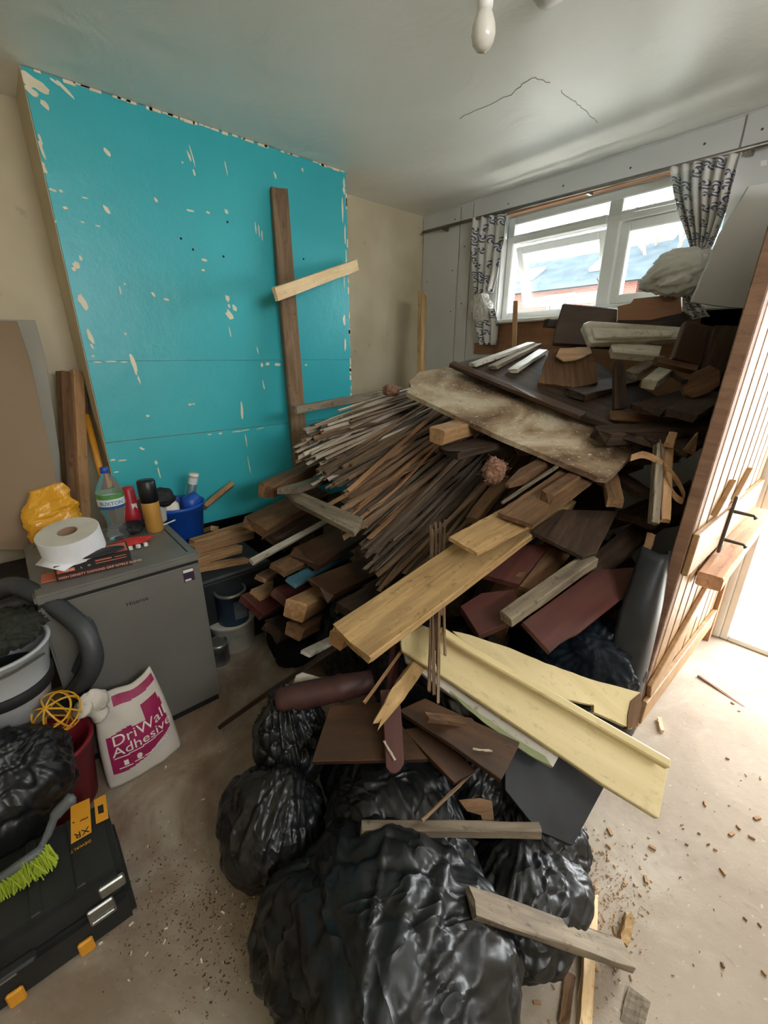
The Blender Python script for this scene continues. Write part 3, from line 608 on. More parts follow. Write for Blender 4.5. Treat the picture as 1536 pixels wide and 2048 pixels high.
beam('plank', 'wide red-brown plank below the laths', 'plank', W['stain'], (640, 1180, 1.9), (800, 1110), .7, .14, .04, 16, .02)
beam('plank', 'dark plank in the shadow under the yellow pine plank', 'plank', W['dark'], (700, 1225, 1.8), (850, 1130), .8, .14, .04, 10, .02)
beam('beam', 'short pale beam end tucked under the near end of the yellow plank', 'beam', W['tan'], (672, 1281, 1.52), (800, 1195), .5, .06, .06, 12, .004)
beam('batten', 'short white painted strip low on the left of the heap', 'batten', W['white'], (611, 1308, 1.68), (700, 1262), .5, .045, .014, 10, .002)
beam('stick', 'long black stick propped from the floor against the heap', 'stick', W['dark'], (440, 1453, 1.95), (690, 1280), 1, .022, .016, 0, .004, bw=1.62)
# ---- the long yellow plank and the boards around it
beam('plank', 'long yellow pine plank lying across the middle of the heap', 'plank', W['pine'], (703, 1286, 1.35), (1112, 995), 1.19, .185, .032, 8, .012)
slab('board', 'short yellow board end resting on the long pine plank', 'board', W['pine'], .018, (960, 1060, 1.62), (.0, .30, .95), [(898, 1074), (1006, 1016), (1064, 1047), (955, 1106)], rag=.002)
slab('board', 'brown board lying behind the short yellow board end', 'board', W['brown'], .02, (1060, 1000, 1.70), (-.05, .30, .95), [(996, 1024), (1120, 940), (1190, 930), (1200, 950), (1066, 1050)], rag=.002)
slab('board', 'wide dark board with pale front edge right of the yellow plank', 'board', W['dark'], .02, (1130, 1060, 1.72), (.0, .30, .95), [(1064, 1062), (1124, 1018), (1236, 1022), (1194, 1104), (1166, 1113)])
slab('board', 'dark red panel with raised edge under the yellow plank', 'board', W['red'], .03, (1030, 1125, 1.72), (.0, .35, .93), [(960, 1146), (1000, 1090), (1100, 1088), (1038, 1168)])
beam('batten', 'brown batten along the edge of the dark red panel', 'batten', W['brown'], (1036, 1160, 1.66), (1098, 1086), .35, .025, .03, 0, .002)
slab('board', 'small brown board end behind the weathered beam', 'board', W['brown'], .02, (1090, 1150, 1.70), (.1, .35, .93), [(1040, 1172), (1100, 1094), (1140, 1110), (1078, 1184)], rag=.002)
slab('plank', 'red painted plank with split yellow edge left of the weathered beam', 'plank', W['red'], .045, (980, 1225, 1.60), (-.05, .45, .9), [(921, 1212), (962, 1186), (1028, 1178), (1050, 1230), (958, 1270)])
slab('board', 'large dark red board with broken corner', 'board', W['red'], .022, (1150, 1220, 1.56), (.1, .42, .9), [(1045, 1244), (1188, 1140), (1268, 1134), (1262, 1182), (1157, 1266), (1142, 1272), (1122, 1284), (1100, 1304)])
beam('beam', 'weathered grey-brown beam lying over the red boards', 'beam', W['grey'], (1012, 1238, 1.50), (1182, 1118), .46, .055, .05, 10, .005)
beam('plank', 'brown plank rising in the gap right of the laths', 'plank', W['brown'], (945, 1040, 1.9), (1010, 955), .4, .06, .03, 0, .006)
# ---- cream door lining boards
nC = (.05, .55, .83)
c1 = thing('door_lining', 'long cream painted door lining board sticking out over the floor', 'board', T(0, 0, 0))
o = slab('face', None, None, W['cream'], .024, (1320, 1600, 1.25), nC, [(801, 1276), (845, 1250), (900, 1270), (1338, 1532), (1318, 1638), (1206, 1569), (1107, 1501), (900, 1362), (803, 1300)], bevel=.003); o.parent = c1
o = slab('stop', None, None, W['cream'], .03, (1338, 1532, 1.245), nC, [(885, 1252), (938, 1286), (1344, 1518), (1342, 1538), (934, 1302), (872, 1262)], bevel=.005); o.parent = c1
slab('board', 'curved cream board with a broken brown end behind the long lining', 'board', W['cream'], .022, (1250, 1400, 1.46), (.05, .62, .78), [(905, 1262), (941, 1270), (1020, 1296), (1090, 1326), (1180, 1358), (1281, 1385), (1283, 1412), (1272, 1436), (1264, 1458), (1225, 1440), (1188, 1424), (1188, 1410), (1100, 1392), (1000, 1350)], rag=.0015)
slab('board_end', 'rotten brown end of the curved cream board', 'board', W['brown'], .03, (1268, 1420, 1.44), (.05, .62, .78), [(1262, 1402), (1281, 1386), (1284, 1412), (1279, 1432), (1276, 1452), (1255, 1458), (1256, 1430)], rag=.004)
slab('board', 'white painted board with green flaking edge under the cream lining', 'board', W['white'], .02, (1000, 1430, 1.40), (.05, .5, .85), [(808, 1302), (880, 1350), (1124, 1500), (1106, 1534), (1060, 1508), (900, 1388), (812, 1322)], rag=.0015)
slab('flaking_strip', 'green paint strip flaking off the white board edge', 'board', plain('paint_green', (104, 116, 76), (140, 146, 104), .7), .003, (1000, 1430, 1.392), (.05, .5, .85), [(900, 1382), (960, 1428), (1040, 1482), (1090, 1512), (1104, 1532), (1056, 1508), (990, 1460), (930, 1414)], rag=.003)
beam('splintered_stick', 'splintered yellow stick pointing down over the brown panel', 'stick', W['pine'], (757, 1443, 1.26), (848, 1312), .34, .05, .03, 30, .03, taper=.45)
# ---- brown furniture boards at the foot
slab('cupboard_door', 'brown stained cupboard door lying flat on the black bags', 'board', W['stain'], .02, (740, 1470, 1.36), (.0, .22, .97), [(623, 1523), (660, 1411), (768, 1404), (856, 1518)])
slab('board', 'brown stained board with broken corner right of the cupboard door', 'board', W['stain'], .022, (920, 1480, 1.32), (.08, .30, .95), [(796, 1420), (850, 1396), (1040, 1484), (1034, 1500), (1003, 1560), (905, 1490)])
beam('batten', 'short brown cleat lying on the broken-cornered stained board', 'batten', W['brown'], (852, 1434, 1.30), (946, 1446), .2, .03, .016, 0, .002)
slab('plank', 'dark walnut plank slipping down between the two stained boards', 'plank', W['stain'], .024, (870, 1520, 1.34), (.1, .35, .93), [(806, 1458), (850, 1452), (953, 1540), (909, 1566)])
m_leg = plain('turned_oxblood', (54, 26, 24), (74, 40, 34), .6, scale=20)
p0, p1 = P(552, 1402, 1.46), P(745, 1362, 1.52); dd = (p1 - p0); q = [p0 + dd * t for t in (0, .06, .3, .62, .66, .70, .9, 1.0)]
lg = MB().tube(q, [.034, .042, .046, .044, .05, .044, .04, .04], 16).build('turned_leg', m_leg, smooth=True); tag(lg, 'fat dark red turned post lying above the cupboard door', 'post')
slab('plank', 'dark red plank with rounded end hanging over the cupboard door', 'plank', W['red'], .03, (790, 1480, 1.30), (.05, .6, .8), [(760, 1380), (798, 1376), (806, 1470), (808, 1528), (800, 1542), (790, 1548), (780, 1546), (772, 1534), (768, 1460)])
beam('plank', 'dark red strip rising behind the splintered stick', 'plank', W['red'], (780, 1400, 1.40), (792, 1290), .3, .05, .02, 70, .004)
slab('panel', 'white curved panel edge showing behind the red turned post', 'board', W['white'], .01, (630, 1365, 1.56), (.0, .5, .85), [(578, 1384), (592, 1350), (604, 1344), (640, 1354), (690, 1354), (690, 1380)])
beam('batten', 'weathered batten lying across the tops of the black bags', 'batten', W['grey'], (722, 1656, 1.20), (1080, 1661), .5, .03, .03, 0, .003, bw=1.20)
beam('stick', 'thin stick leaning down to the weathered batten on the bags', 'stick', W['lath'], (844, 1642, 1.19), (950, 1540), .3, .007, .006, 0, .002)
slab('plaster_scrap', 'torn brown scrap lying on the bags above the weathered batten', 'scrap', W['brown'], .008, (955, 1620, 1.24), (.05, .4, .9), [(918, 1600), (960, 1596), (984, 1602), (988, 1640), (966, 1646), (962, 1630), (934, 1622)], rag=.004)
beam('lath', 'pale splinter lying on the rounded red plank', 'splinter', W['lathpale'], (768, 1482, 1.29), (790, 1520), .06, .006, .003, 0, .002, bw=1.265)
beam('lath', 'pale metal-like strip lying on the broken-cornered stained board', 'splinter', W['lathpale'], (946, 1498, 1.285), (984, 1502), .06, .005, .003, 0, .001)
# ---- under and around the big dusty board
DN = nrm(-.02, .36, .95); DB = P(1195, 945, 1.75)
def wpl(px, py, off=.062): return (DB + DN * off - EYE).dot(DN) / ray(px, py).dot(DN)
slab('dusty_board', 'big dusty board with ragged left end lying on top of the laths', 'board', W['chip'], .026, DB, DN, [(812, 784), (822, 772), (818, 762), (832, 752), (838, 744), (905, 731), (1000, 745), (1200, 800), (1322, 858), (1216, 956), (1196, 954), (1000, 872)], rag=.003)
beam('beam', 'rotten square beam end under the big dusty board', 'beam', W['tan'], (873, 872, 2.02), (985, 838), .5, .085, .075, 8, .01)
beam('plank', 'torn plank beneath the rotten beam end', 'plank', W['dark'], (900, 905, 1.98), (1040, 870), .5, .16, .03, 0, .03)
beam('branch', 'round tapering branch pointing down right of the fibrous clump', 'branch', W['brown'], (1014, 972, 1.76), (1110, 918), .4, .06, .06, 0, .01, taper=.3)
beam('stick', 'pale thin stick running up under the big dusty board', 'stick', W['grey'], (1004, 1006, 1.70), (1128, 924), .4, .012, .01, 0, .002)
beam('beam', 'rough beam end with broken tip below the front edge of the dusty board', 'beam', W['brown'], (1092, 996, 1.68), (1190, 928), .45, .055, .05, 10, .012)
beam('plank', 'brown plank lying below the corner of the dusty board', 'plank', W['brown'], (1230, 1005, 1.66), (1216, 940), .3, .06, .04, 0, .008)
beam('stick', 'squared stick hanging left of the pale round stick near the pine door', 'stick', W['grey'], (1307, 1046, 1.58), (1318, 890), .3, .03, .03, 20, .004, bw=1.66)
beam('stick', 'round pale stick hanging close to the pine door', 'stick', W['tan'], (1330, 1042, 1.57), (1336, 900), .3, .03, .03, 0, .004, bw=1.66)
beam('stick', 'short brown stub pointing down above the black sheet', 'stick', W['brown'], (1290, 1112, 1.60), (1302, 1070), .1, .028, .02, 0, .004)
beam('plank', 'grey plank slanting down beneath the dusty board corner', 'plank', W['dark'], (1290, 990, 1.72), (1230, 950), .3, .08, .03, 0, .008)
# bent strip of ply
q = spline([P(1262, 916, 1.66), P(1290, 910, 1.64), P(1325, 928, 1.62), P(1355, 962, 1.60), P(1368, 990, 1.585), P(1366, 1002, 1.58), P(1350, 992, 1.585), P(1335, 965, 1.60), P(1325, 925, 1.62), P(1320, 885, 1.65)], 5)
mb = MB(); nv = []
for p in q: nv += [p + ZUP * .013, p - ZUP * .013, p - ZUP * .013 + HEAD * .004, p + ZUP * .013 + HEAD * .004]
ff = []
for i in range(len(q) - 1):
    for k in range(4): a, b2 = i * 4 + k, i * 4 + (k + 1) % 4; ff.append((a, b2, b2 + 4, a + 4))
ff += [(0, 1, 2, 3), tuple(range(len(nv) - 4, len(nv)))[::-1]]
tag(mb.add(nv, ff).build('bent_strip', W['tan']), 'thin bent strip of plywood looping beside the pine door', 'strip')
m_fib = plain('rotten_fibre', (120, 84, 66), (160, 122, 100), .95, scale=40)
c = P(988, 942, 1.82)
fb = MB()
for i in range(1100):
    d = Vector((rr.gauss(0, 1), rr.gauss(0, 1), rr.gauss(0, 1))).normalized(); p = c + Vector((d.x * .05, d.y * .05, d.z * .06)) * (.75 + .45 * noise.noise(d * 2.2)) * rr.uniform(.8, 1.15); e = p + Vector((rr.gauss(0, .008), rr.gauss(0, .008), rr.gauss(0, .008))); fb.tube([p, e], rr.uniform(.0008, .0022), 3)
o = lump('fibrous_clump', c, (.045, .045, .055), m_fib, None, 4, None, .5, 4, .3); tag(o, 'reddish fibrous rotten clump hanging under the dusty board', 'clump'); fo = fb.build('fibres', m_fib, o); fo.matrix_parent_inverse = Matrix.Translation(-c); fo['kind'] = 'stuff'
c = P(782, 781, 2.55); o = lump('rubble_lump', c, (.045, .035, .028), m_fib, None, 9, None, .9, 4, 1.2); tag(o, 'brown rubble lump on the rail below the cream alcove wall', 'rubble')
# ---- the top of the heap
slab('panelled_door', 'dark panelled door lying on the big dusty board', 'door', W['dark'], .035, DB + DN * .062, DN, [(905, 727), (1010, 702), (1150, 700), (1330, 800), (1300, 870), (1165, 830)], bevel=.006)
pdoor = bpy.data.objects['panelled_door']
for a_, b2_ in (((1185, 812), (960, 722)), ((1215, 800), (1010, 716)), ((1262, 796), (1075, 712))):
    o = timber('panel_moulding', W['stain'], P(*a_, wpl(*a_, .07)), P(*b2_, wpl(*b2_, .07)), .02, .012, 0, .002); o.parent = pdoor; o.matrix_parent_inverse = pdoor.matrix_world.inverted()
beam('moulding', 'brown moulding along the front edge of the dark door', 'moulding', W['stain'], (1166, 832, wpl(1166, 832)), (905, 728), .9, .05, .02, -20, .004, bw=wpl(905, 728))
for i, (x0, y0_, x1, y1_, lab) in enumerate([(945, 730, 1062, 688, 'pale ribbed moulding furthest left on top of the dark door'), (985, 735, 1075, 690, 'pale ribbed moulding in the middle of the three on the dark door'), (1025, 742, 1086, 702, 'pale ribbed moulding furthest right of the three on the dark door')]):
    b_o = beam('moulding', lab, 'moulding', W['grey'] if i == 1 else W['white'], (x0, y0_, wpl(x0, y0_) - .03), (x1, y1_), .5, .06, .02, 0, .006, bw=wpl(x1, y1_) - .03)
beam('batten', 'dark batten end poking out left under the ribbed mouldings', 'batten', W['dark'], (976, 722, wpl(976, 722) - .02), (1080, 735), .4, .03, .03, 0, .004)
slab('box_side', 'torn brown timber box corner on the dark door', 'board', W['brown'], .03, (1130, 740, 2.22), (-.15, .75, .62), [(1076, 765), (1086, 740), (1098, 700), (1140, 696), (1186, 706), (1196, 765), (1150, 775)], rag=.005)
slab('board', 'torn cardboard-coloured flap above the box corner', 'scrap', W['tan'], .006, (1140, 712, 2.2), (.0, .5, .85), [(1112, 712), (1120, 696), (1180, 694), (1184, 706), (1150, 720), (1128, 722)], rag=.004)
slab('chest_board', 'dark drawer front standing on top of the heap below the window', 'board', W['stain'], .04, (1170, 650, 2.42), (-.25, .9, .3), [(1126, 605), (1238, 616), (1234, 696), (1104, 688), (1110, 660)], bevel=.008)
beam('batten', 'dark batten end sticking out left of the drawer front', 'batten', W['dark'], (1092, 646, 2.52), (1200, 655), .4, .045, .045, 0, .004)
slab('hardboard_piece', 'stepped piece of pinkish hardboard on top of the heap', 'board', W['hard'], .006, (1300, 620, 2.3), (.0, .85, .5), [(1236, 612), (1262, 606), (1268, 597), (1362, 587), (1364, 626), (1300, 640), (1236, 640)])
slab('panel', 'dark board in shadow under the stepped hardboard', 'board', W['dark'], .03, (1300, 650, 2.28), (.0, .75, .65), [(1236, 640), (1370, 622), (1382, 660), (1300, 665), (1240, 660)])
mw = thing('moulded_beam', 'white painted moulded frame piece lying on the heap top', 'moulding', T(0, 0, 0))
o = slab('body', None, None, W['white'], .05, (1250, 660, 2.16), (-.05, .8, .6), [(1166, 646), (1180, 640), (1366, 652), (1360, 676), (1182, 684)], bevel=.008); o.parent = mw
o = slab('raised_field', None, None, W['white'], .02, (1250, 660, 2.145), (-.05, .8, .6), [(1184, 654), (1350, 660), (1346, 672), (1190, 677)], bevel=.005); o.parent = mw
slab('board', 'white-topped board under the moulded frame piece', 'board', W['white'], .035, (1270, 705, 2.1), (.0, .45, .9), [(1222, 690), (1232, 682), (1324, 692), (1318, 712), (1226, 704)])
slab('drawer_box', 'brown drawer bottom leaning on the heap near the pine door', 'board', W['stain'], .03, (1390, 690, 1.95), (.1, .85, .5), [(1346, 716), (1372, 640), (1436, 654), (1400, 732)], bevel=.005)
slab('drawer_rail', 'brown rail under the leaning drawer bottom', 'board', W['brown'], .03, (1350, 728, 1.93), (.05, .8, .6), [(1312, 712), (1400, 728), (1394, 742), (1316, 724)])
slab('panel', 'dark board standing between the drawer bottom and the pine door', 'board', W['dark'], .03, (1440, 700, 1.92), (-.1, .9, .35), [(1430, 650), (1486, 652), (1440, 760), (1402, 740)])
slab('paddle', 'rounded grey-brown board at the right end of the heap top', 'board', W['brown'], .02, (1400, 770, 1.88), (.0, .8, .6), [(1362, 770), (1380, 748), (1420, 730), (1440, 740), (1440, 770), (1420, 785), (1390, 796), (1372, 790)])
slab('plank', 'dark upright plank with rounded top in the middle of the heap', 'plank', W['dark'], .025, (1242, 770, 1.95), (.05, .92, .35), [(1230, 740), (1234, 724), (1240, 720), (1248, 728), (1252, 750), (1256, 816), (1230, 818)])
beam('beam', 'white painted broken block among the dark boards near the top', 'beam', W['white'], (1296, 770, 1.92), (1335, 740), .2, .06, .04, 10, .01)
beam('batten', 'dark bar crossing right of the white broken block', 'batten', W['dark'], (1370, 764, 1.86), (1312, 728), .3, .02, .02, 0, .004)
beam('plank', 'dirty white plank behind the white broken block', 'plank', W['grey'], (1262, 750, 2.0), (1320, 716), .3, .06, .03, 10, .01)
beam('plank', 'dusty plank with bare patch along the back of the dusty board', 'plank', W['brown'], (1225, 830, 1.92), (1380, 848), .4, .05, .04, 0, .006)
for i, (x0, y0_, w0, x1, y1_, L, wd, lab) in enumerate([(1150, 790, 2.1, 1260, 760, .45, .12, 'dark plank lying behind the torn box corner'), (1290, 820, 1.85, 1400, 790, .5, .13, 'dark plank right of the rounded upright plank'), (1360, 830, 1.75, 1430, 790, .4, .12, 'dark plank lying against the pine door'), (1280, 880, 1.75, 1400, 850, .5, .14, 'dark plank behind the right corner of the dusty board'), (1340, 900, 1.66, 1400, 870, .5, .12, 'dark plank above the bent strip')]):
    beam('plank', lab, 'plank', W['dark'], (x0, y0_, w0), (x1, y1_), L, wd, .03, 10, .02)
beam('stick', 'pale triangular offcut near the pine door above the bent strip', 'stick', W['tan'], (1338, 890, 1.62), (1346, 868), .08, .03, .02, 0, .006)
slab('offcut', 'pale triangular offcut beside the pine door', 'offcut', W['brown'], .02, (1390, 885, 1.58), (.05, .8, .6), [(1372, 896), (1398, 862), (1392, 906)])
slab('hardboard_piece', 'speckled strip of torn wallboard behind the stepped hardboard', 'scrap', W['white'], .006, (1380, 620, 2.3), (.1, .9, .3), [(1366, 590), (1378, 598), (1398, 632), (1390, 636), (1366, 622)])
# ---- black sheet against the door, dark plastic around
m_black = plain('black_sheet', (20, 21, 23), (40, 42, 44), .45, spec=.3, scale=5, lo=.4, hi=.75)
v = []; f = []; ny, nz = 14, 16
e0 = [(1285, 1094, 1.62), (1262, 1160, 1.60), (1244, 1207, 1.60), (1222, 1290, 1.62), (1200, 1380, 1.66), (1185, 1440, 1.68)]
e1 = [(1333, 1100, 1.60), (1328, 1150, 1.62), (1318, 1210, 1.62), (1298, 1300, 1.66), (1278, 1385, 1.70), (1262, 1462, 1.74)]
for j in range(nz + 1):
    t = j / nz * (len(e0) - 1); i = min(int(t), len(e0) - 2); u = t - i
    a = P(*[x + (y - x) * u for x, y in zip(e0[i], e0[i + 1])]); b2 = P(*[x + (y - x) * u for x, y in zip(e1[i], e1[i + 1])])
    for k in range(ny + 1): s = k / ny; p = a.lerp(b2, s) - HEAD * (.05 * math.sin(s * math.pi)) + Vector((0, 0, .004 * noise.noise(Vector((s * 4, j * .5, 0))))); v.append(p)
for j in range(nz):
    for k in range(ny): a = j * (ny + 1) + k; f.append((a, a + 1, a + ny + 2, a + ny + 1))
me = bpy.data.meshes.new('black_sheet'); me.from_pydata([tuple(p) for p in v], [], f); o = link('black_sheet', me, m_black, smooth=True); so = o.modifiers.new('t', 'SOLIDIFY'); so.thickness = .012
tag(o, 'dusty curved black plastic sheet standing against the foot of the pine door', 'plastic sheet')
slab('plastic_board', 'flat black panel leaning under the cream lining board', 'panel', m_black, .012, (1120, 1580, 1.36), (.25, .55, .8), [(1010, 1500), (1100, 1490), (1212, 1568), (1146, 1692), (1076, 1662), (1010, 1580)])
def bagmat(name, c1, c2, rough):
    m, nt, b, N, L = newmat(name); v = coords(nt, True); L(ramp(nt, noi(nt, v, 5, 4), [(.35, rgb(*c1)), (.7, rgb(*c2))]), b.inputs['Base Color'])
    b.inputs['Roughness'].default_value = rough; b.inputs['Specular IOR Level'].default_value = .5
    def crease(sc, dist, pw):
        n = noi(nt, v, sc, 2, .5, dist); q = N('ShaderNodeMath'); q.operation = 'SUBTRACT'; L(n, q.inputs[0]); q.inputs[1].default_value = .5
        a_ = N('ShaderNodeMath'); a_.operation = 'ABSOLUTE'; L(q.outputs[0], a_.inputs[0]); k = N('ShaderNodeMath'); k.operation = 'MULTIPLY_ADD'; L(a_.outputs[0], k.inputs[0]); k.inputs[1].default_value = -5; k.inputs[2].default_value = 1; k.use_clamp = True
        w_ = N('ShaderNodeMath'); w_.operation = 'POWER'; L(k.outputs[0], w_.inputs[0]); w_.inputs[1].default_value = pw; return w_.outputs[0]
    bump(nt, crease(3.2, 2.2, 3), .45, .012); return m
m_bag = bagmat('bin_bag_black', (13, 14, 15), (24, 25, 26), .4)
def bag(label, c, rad, knot, seed, fold=.2, rot=0, sub=6, mat=None, floor=0):
    o = lump('bin_bag', Vector(c), rad, mat or m_bag, None, seed, knot, fold, sub, .03, Matrix.Rotation(rot, 3, 'Z'), floor=floor)
    return tag(o, label, 'bin bag')
def fp(px, py, z): return onZ(px, py, z)
fb_ = bag('largest black bin bag, nearest the camera at the bottom of the picture', fp(780, 1885, .18), (.33, .31, .24), (.45, -.62, .75), 1, .30)
kn_ = Vector((.45, -.62, .75)).normalized(); lump('tied_neck', Vector((kn_.x * .38, kn_.y * .36, kn_.z * .275)), (.045, .05, .04), m_bag, fb_, 51, (.45, -.62, .75), 1.1, 5, .1)
bag('black bin bag standing at the left side of the front bags', fp(545, 1645, .15), (.19, .17, .18), (.1, .3, .9), 2, .24)
bag('black bin bag in the middle under the weathered batten', fp(790, 1640, .19), (.29, .21, .18), (-.6, .2, .6), 3, .26)
bag('shiny pleated black bin bag on the right below the batten', fp(1050, 1800, .11), (.16, .23, .12), (-.4, .35, .8), 4, .30)
bag('black bin bag under the leaning black panel on the right', fp(1065, 1670, .12), (.18, .16, .14), (-.3, .5, .8), 5, .26)
bag('crumpled black bin bag squeezed below the red turned post', fp(585, 1490, .28), (.14, .13, .21), (-.2, -.1, .95), 6, .55, floor=None)
bag('small knotted black bag end on the floor left of the big front bag', fp(572, 1768, .05), (.07, .06, .05), (-.4, -.4, .6), 7, .3, sub=5)
bag('black bin bag low left of the big front bag', fp(640, 1840, .13), (.15, .2, .16), (-.1, .4, .8), 10, .26)
bag('black bin bag between the stained boards and the leaning black panel', fp(960, 1575, .17), (.16, .16, .16), (.2, .3, .9), 15, .26)
m_navy = plain('tarp_navy', (10, 16, 24), (14, 25, 35), .6, spec=.2, scale=6, bs=.4, bscale=14)
bag('dark navy plastic bundle in the hollow under the big red board', P(1150, 1310, 1.78), (.24, .2, .2), (.3, -.4, .6), 11, .2, mat=m_navy, floor=None)
bag('black filler sack added inside the left foot of the heap', (-1.45, 1.08, .26), (.2, .2, .27), (.4, -.6, .5), 12, .22)  # dark bulk added for the heap's shadowed interior, as is the next one
bag('black filler sack added inside the heap under the yellow plank', (-1.05, 1.12, .28), (.25, .2, .28), (.4, -.6, .5), 13, .22)
bag('dull black filler shape standing in for shade at the left edge of the heap beside the paint tubs', P(588, 1250, 2.32), (.17, .15, .31), (0, 0, 1), 14, .30, floor=0, mat=plain('shade_fill_dull', (16, 15, 14), (30, 27, 24), .95, spec=.1))  # dark shape added to stand in for the shade at the heap's left foot
# ================================================================ timber lying on the floor at the right
beam('plank', 'weathered broken plank propped from the front bag down to the floor', 'plank', W['grey'], (1254, 1912, 1.185), (945, 1806), .5, .062, .022, 0, .012, bw=1.02)
beam('stick', 'long fresh-split yellow stick lying under the propped broken plank', 'stick', W['pinelight'], (1166, 2060, 1.08), (1186, 1792), .4, .03, .02, 20, .02, bw=1.325)
beam('splinter', 'short broken yellow stump beside the end of the propped plank', 'stick', W['pine'], (1246, 1886, 1.235), (1258, 1832), .1, .025, .02, 20, .012, bw=1.285)
beam('plank', 'dark thin slat on the floor left of the long yellow stick', 'plank', W['brown'], (1128, 2050, 1.085), (1140, 1950), .2, .025, .01, 0, .006, bw=1.175)
beam('offcut', 'grey flat offcut on the floor at the bottom edge', 'offcut', W['grey'], (1262, 2055, 1.085), (1278, 1990), .1, .05, .008, 0, .006, bw=1.135)
beam('rod', 'thin rusty rod lying on the bright floor near the doorway', 'rod', plain('rust', (110, 84, 70), (140, 110, 92), .8), (1396, 1351, 2.27), (1560, 1466), .6, .012, .01, 0, .002, bw=1.95)
beam('offcut', 'small pale chip of wood on the floor beside the pine door', 'offcut', W['pinelight'], (1324, 1462, 1.93), (1318, 1436), .08, .016, .012, 0, .003)
beam('stick', 'thin white strip lying along the left side of the front bags', 'stick', W['white'], (549, 1918, 1.20), (573, 1790), .2, .008, .006, 0, .002, bw=1.335)
slab('plaster_scrap', 'pale plaster scrap on the floor left of the front bags', 'scrap', m_chip, .008, (545, 1812, 1.315), (0, 0, 1), [(522, 1830), (534, 1800), (566, 1788), (574, 1798), (548, 1826), (530, 1834)], rag=.003)
# loose splinters, dust and crumbs
m_deb = [W['tan'], W['dark'], W['lathpale']]
def scatter(name, label, n, spots, mat, smin, smax, parent=None):
    mb = MB(); r3 = random.Random(n + len(label))
    for i in range(n):
        cx, cy, sx, sy = r3.choice(spots); x, y = r3.gauss(cx, sx), r3.gauss(cy, sy)
        L = smin + (smax - smin) * r3.random() ** 2.5; wd = L * r3.uniform(.12, .5); a = r3.uniform(0, 6.28)
        mb.box(-L / 2, L / 2, -wd / 2, wd / 2, 0, min(wd, .006), T(x, y, .0008, a, r3.uniform(-.1, .1), 0))
    o = mb.build(name, mat, parent); return tag(o, label, 'debris', kind='stuff')
sR = [(.15, 1.9, .28, .4), (0, 1.5, .15, .3), (.2, 1.2, .3, .4)]; sB = [(-.15, .95, .05, .12), (-.2, 1.1, .06, .1)]; sL = [(-.95, .2, .06, .09), (-1.15, -.0, .12, .08), (-1.0, .1, .08, .08), (-.8, .12, .05, .08)]
scatter('wood_splinters', 'pale wood splinters scattered over the bright floor', 130, sR + sB, W['tan'], .004, .026)
scatter('dark_crumbs', 'dark crumbs scattered over the bright floor', 70, sR, W['brown'], .003, .014)
scatter('sawdust', 'brown sawdust and crumbs along the right side of the bags', 900, sB, W['tan'], .002, .009)
scatter('brown_dust', 'brown dust and crumbs on the shaded floor left of the bags', 1500, sL, W['brown'], .0015, .007)
scatter('pale_crumbs', 'pale plaster crumbs on the shaded floor', 60, sL + [(-1.5, .4, .15, .2)], m_chip, .004, .014)
# ================================================================ fridge and what stands on it
MX = Matrix(((0, 0, 1, 0), (1, 0, 0, 0), (0, 1, 0, 0), (0, 0, 0, 1)))      # text facing +X, reading along +Y
m_fr = plain('fridge_silver', (122, 119, 113), (130, 127, 121), .4, .3, scale=4)
m_frt = plain('fridge_top', (112, 110, 105), (122, 120, 114), .5, .15, scale=6)
m_dk = plain('rubber_dark', (24, 24, 25), None, .7)
FX0, FX1, FY0, FY1, FZ = -2.40, -1.80, -.07, .495, .80
fr = thing('fridge', 'silver under-counter fridge with clutter on top', 'fridge', T(FX1, (FY0 + FY1) / 2, 0)); hy = (FY1 - FY0) / 2
MB().box(-.6, -.06, -hy, hy, .0, .765).build('body', m_fr, fr, bevel=.006)
MB().box(-.055, 0, -hy, hy, .03, .752).build('door', m_fr, fr, bevel=.008, seg=2)
MB().box(-.6, .004, -hy - .004, hy + .004, .765, FZ).build('top', m_frt, fr, bevel=.008, seg=2)
MB().box(-.05, -.01, -hy + .01, hy - .01, .0, .03).build('plinth', m_dk, fr)
MB().box(-.03, -.004, -hy + .004, hy - .004, .752, .765).build('door_gap', m_dk, fr)
MB().box(-.54, -.535, -hy + .03, hy - .03, FZ - .001, FZ + .001).box(-.54, -.04, hy - .035, hy - .03, FZ - .001, FZ + .001).build('top_seam', m_dk, fr)
st = MB().box(0, .0012, hy - .075, hy - .03, .68, .74).build('sticker', plain('sticker_purple', (58, 40, 62), None, .5), fr)
MB().box(.0012, .0018, hy - .073, hy - .032, .724, .737).box(.0012, .0018, hy - .07, hy - .045, .683, .692).build('sticker_bar', m_plasticw, st)
textmesh('lettering', 'Hisense', .026, m_dk, fr, Matrix.Translation((.0006, -.02, .655)) @ MX)
# glove box
m_bx = plain('carton_black', (28, 26, 26), (36, 33, 32), .5); m_red = plain('print_red', (206, 92, 66), None, .5); m_wht = plain('print_white', (232, 224, 212), None, .5); m_or = plain('print_salmon', (200, 110, 84), None, .5)
gb = thing('glove_box', 'black and red carton of gloves lying on the fridge front edge', 'carton', T(-1.872, .13, FZ, -.09)); hl = .125
MB().box(-.12, 0, -hl, hl, 0, .062).build('carton', m_bx, gb, bevel=.0015)
MB().box(0, .0007, -hl + .002, hl - .002, .003, .023).build('red_band', plain('print_maroon', (74, 30, 26), None, .5), gb)
textmesh('lettering', 'HIGH DENSITY DIAMOND GRIP NITRILE GLOVES', .0128, plain('print_pink', (244, 196, 170), None, .5), gb, Matrix.Translation((.0009, -hl + .006, .008)) @ MX)
bd = MB().box(0, .0008, -hl + .006, -hl + .062, .031, .045).build('badge', m_red, gb, bevel=.0003)
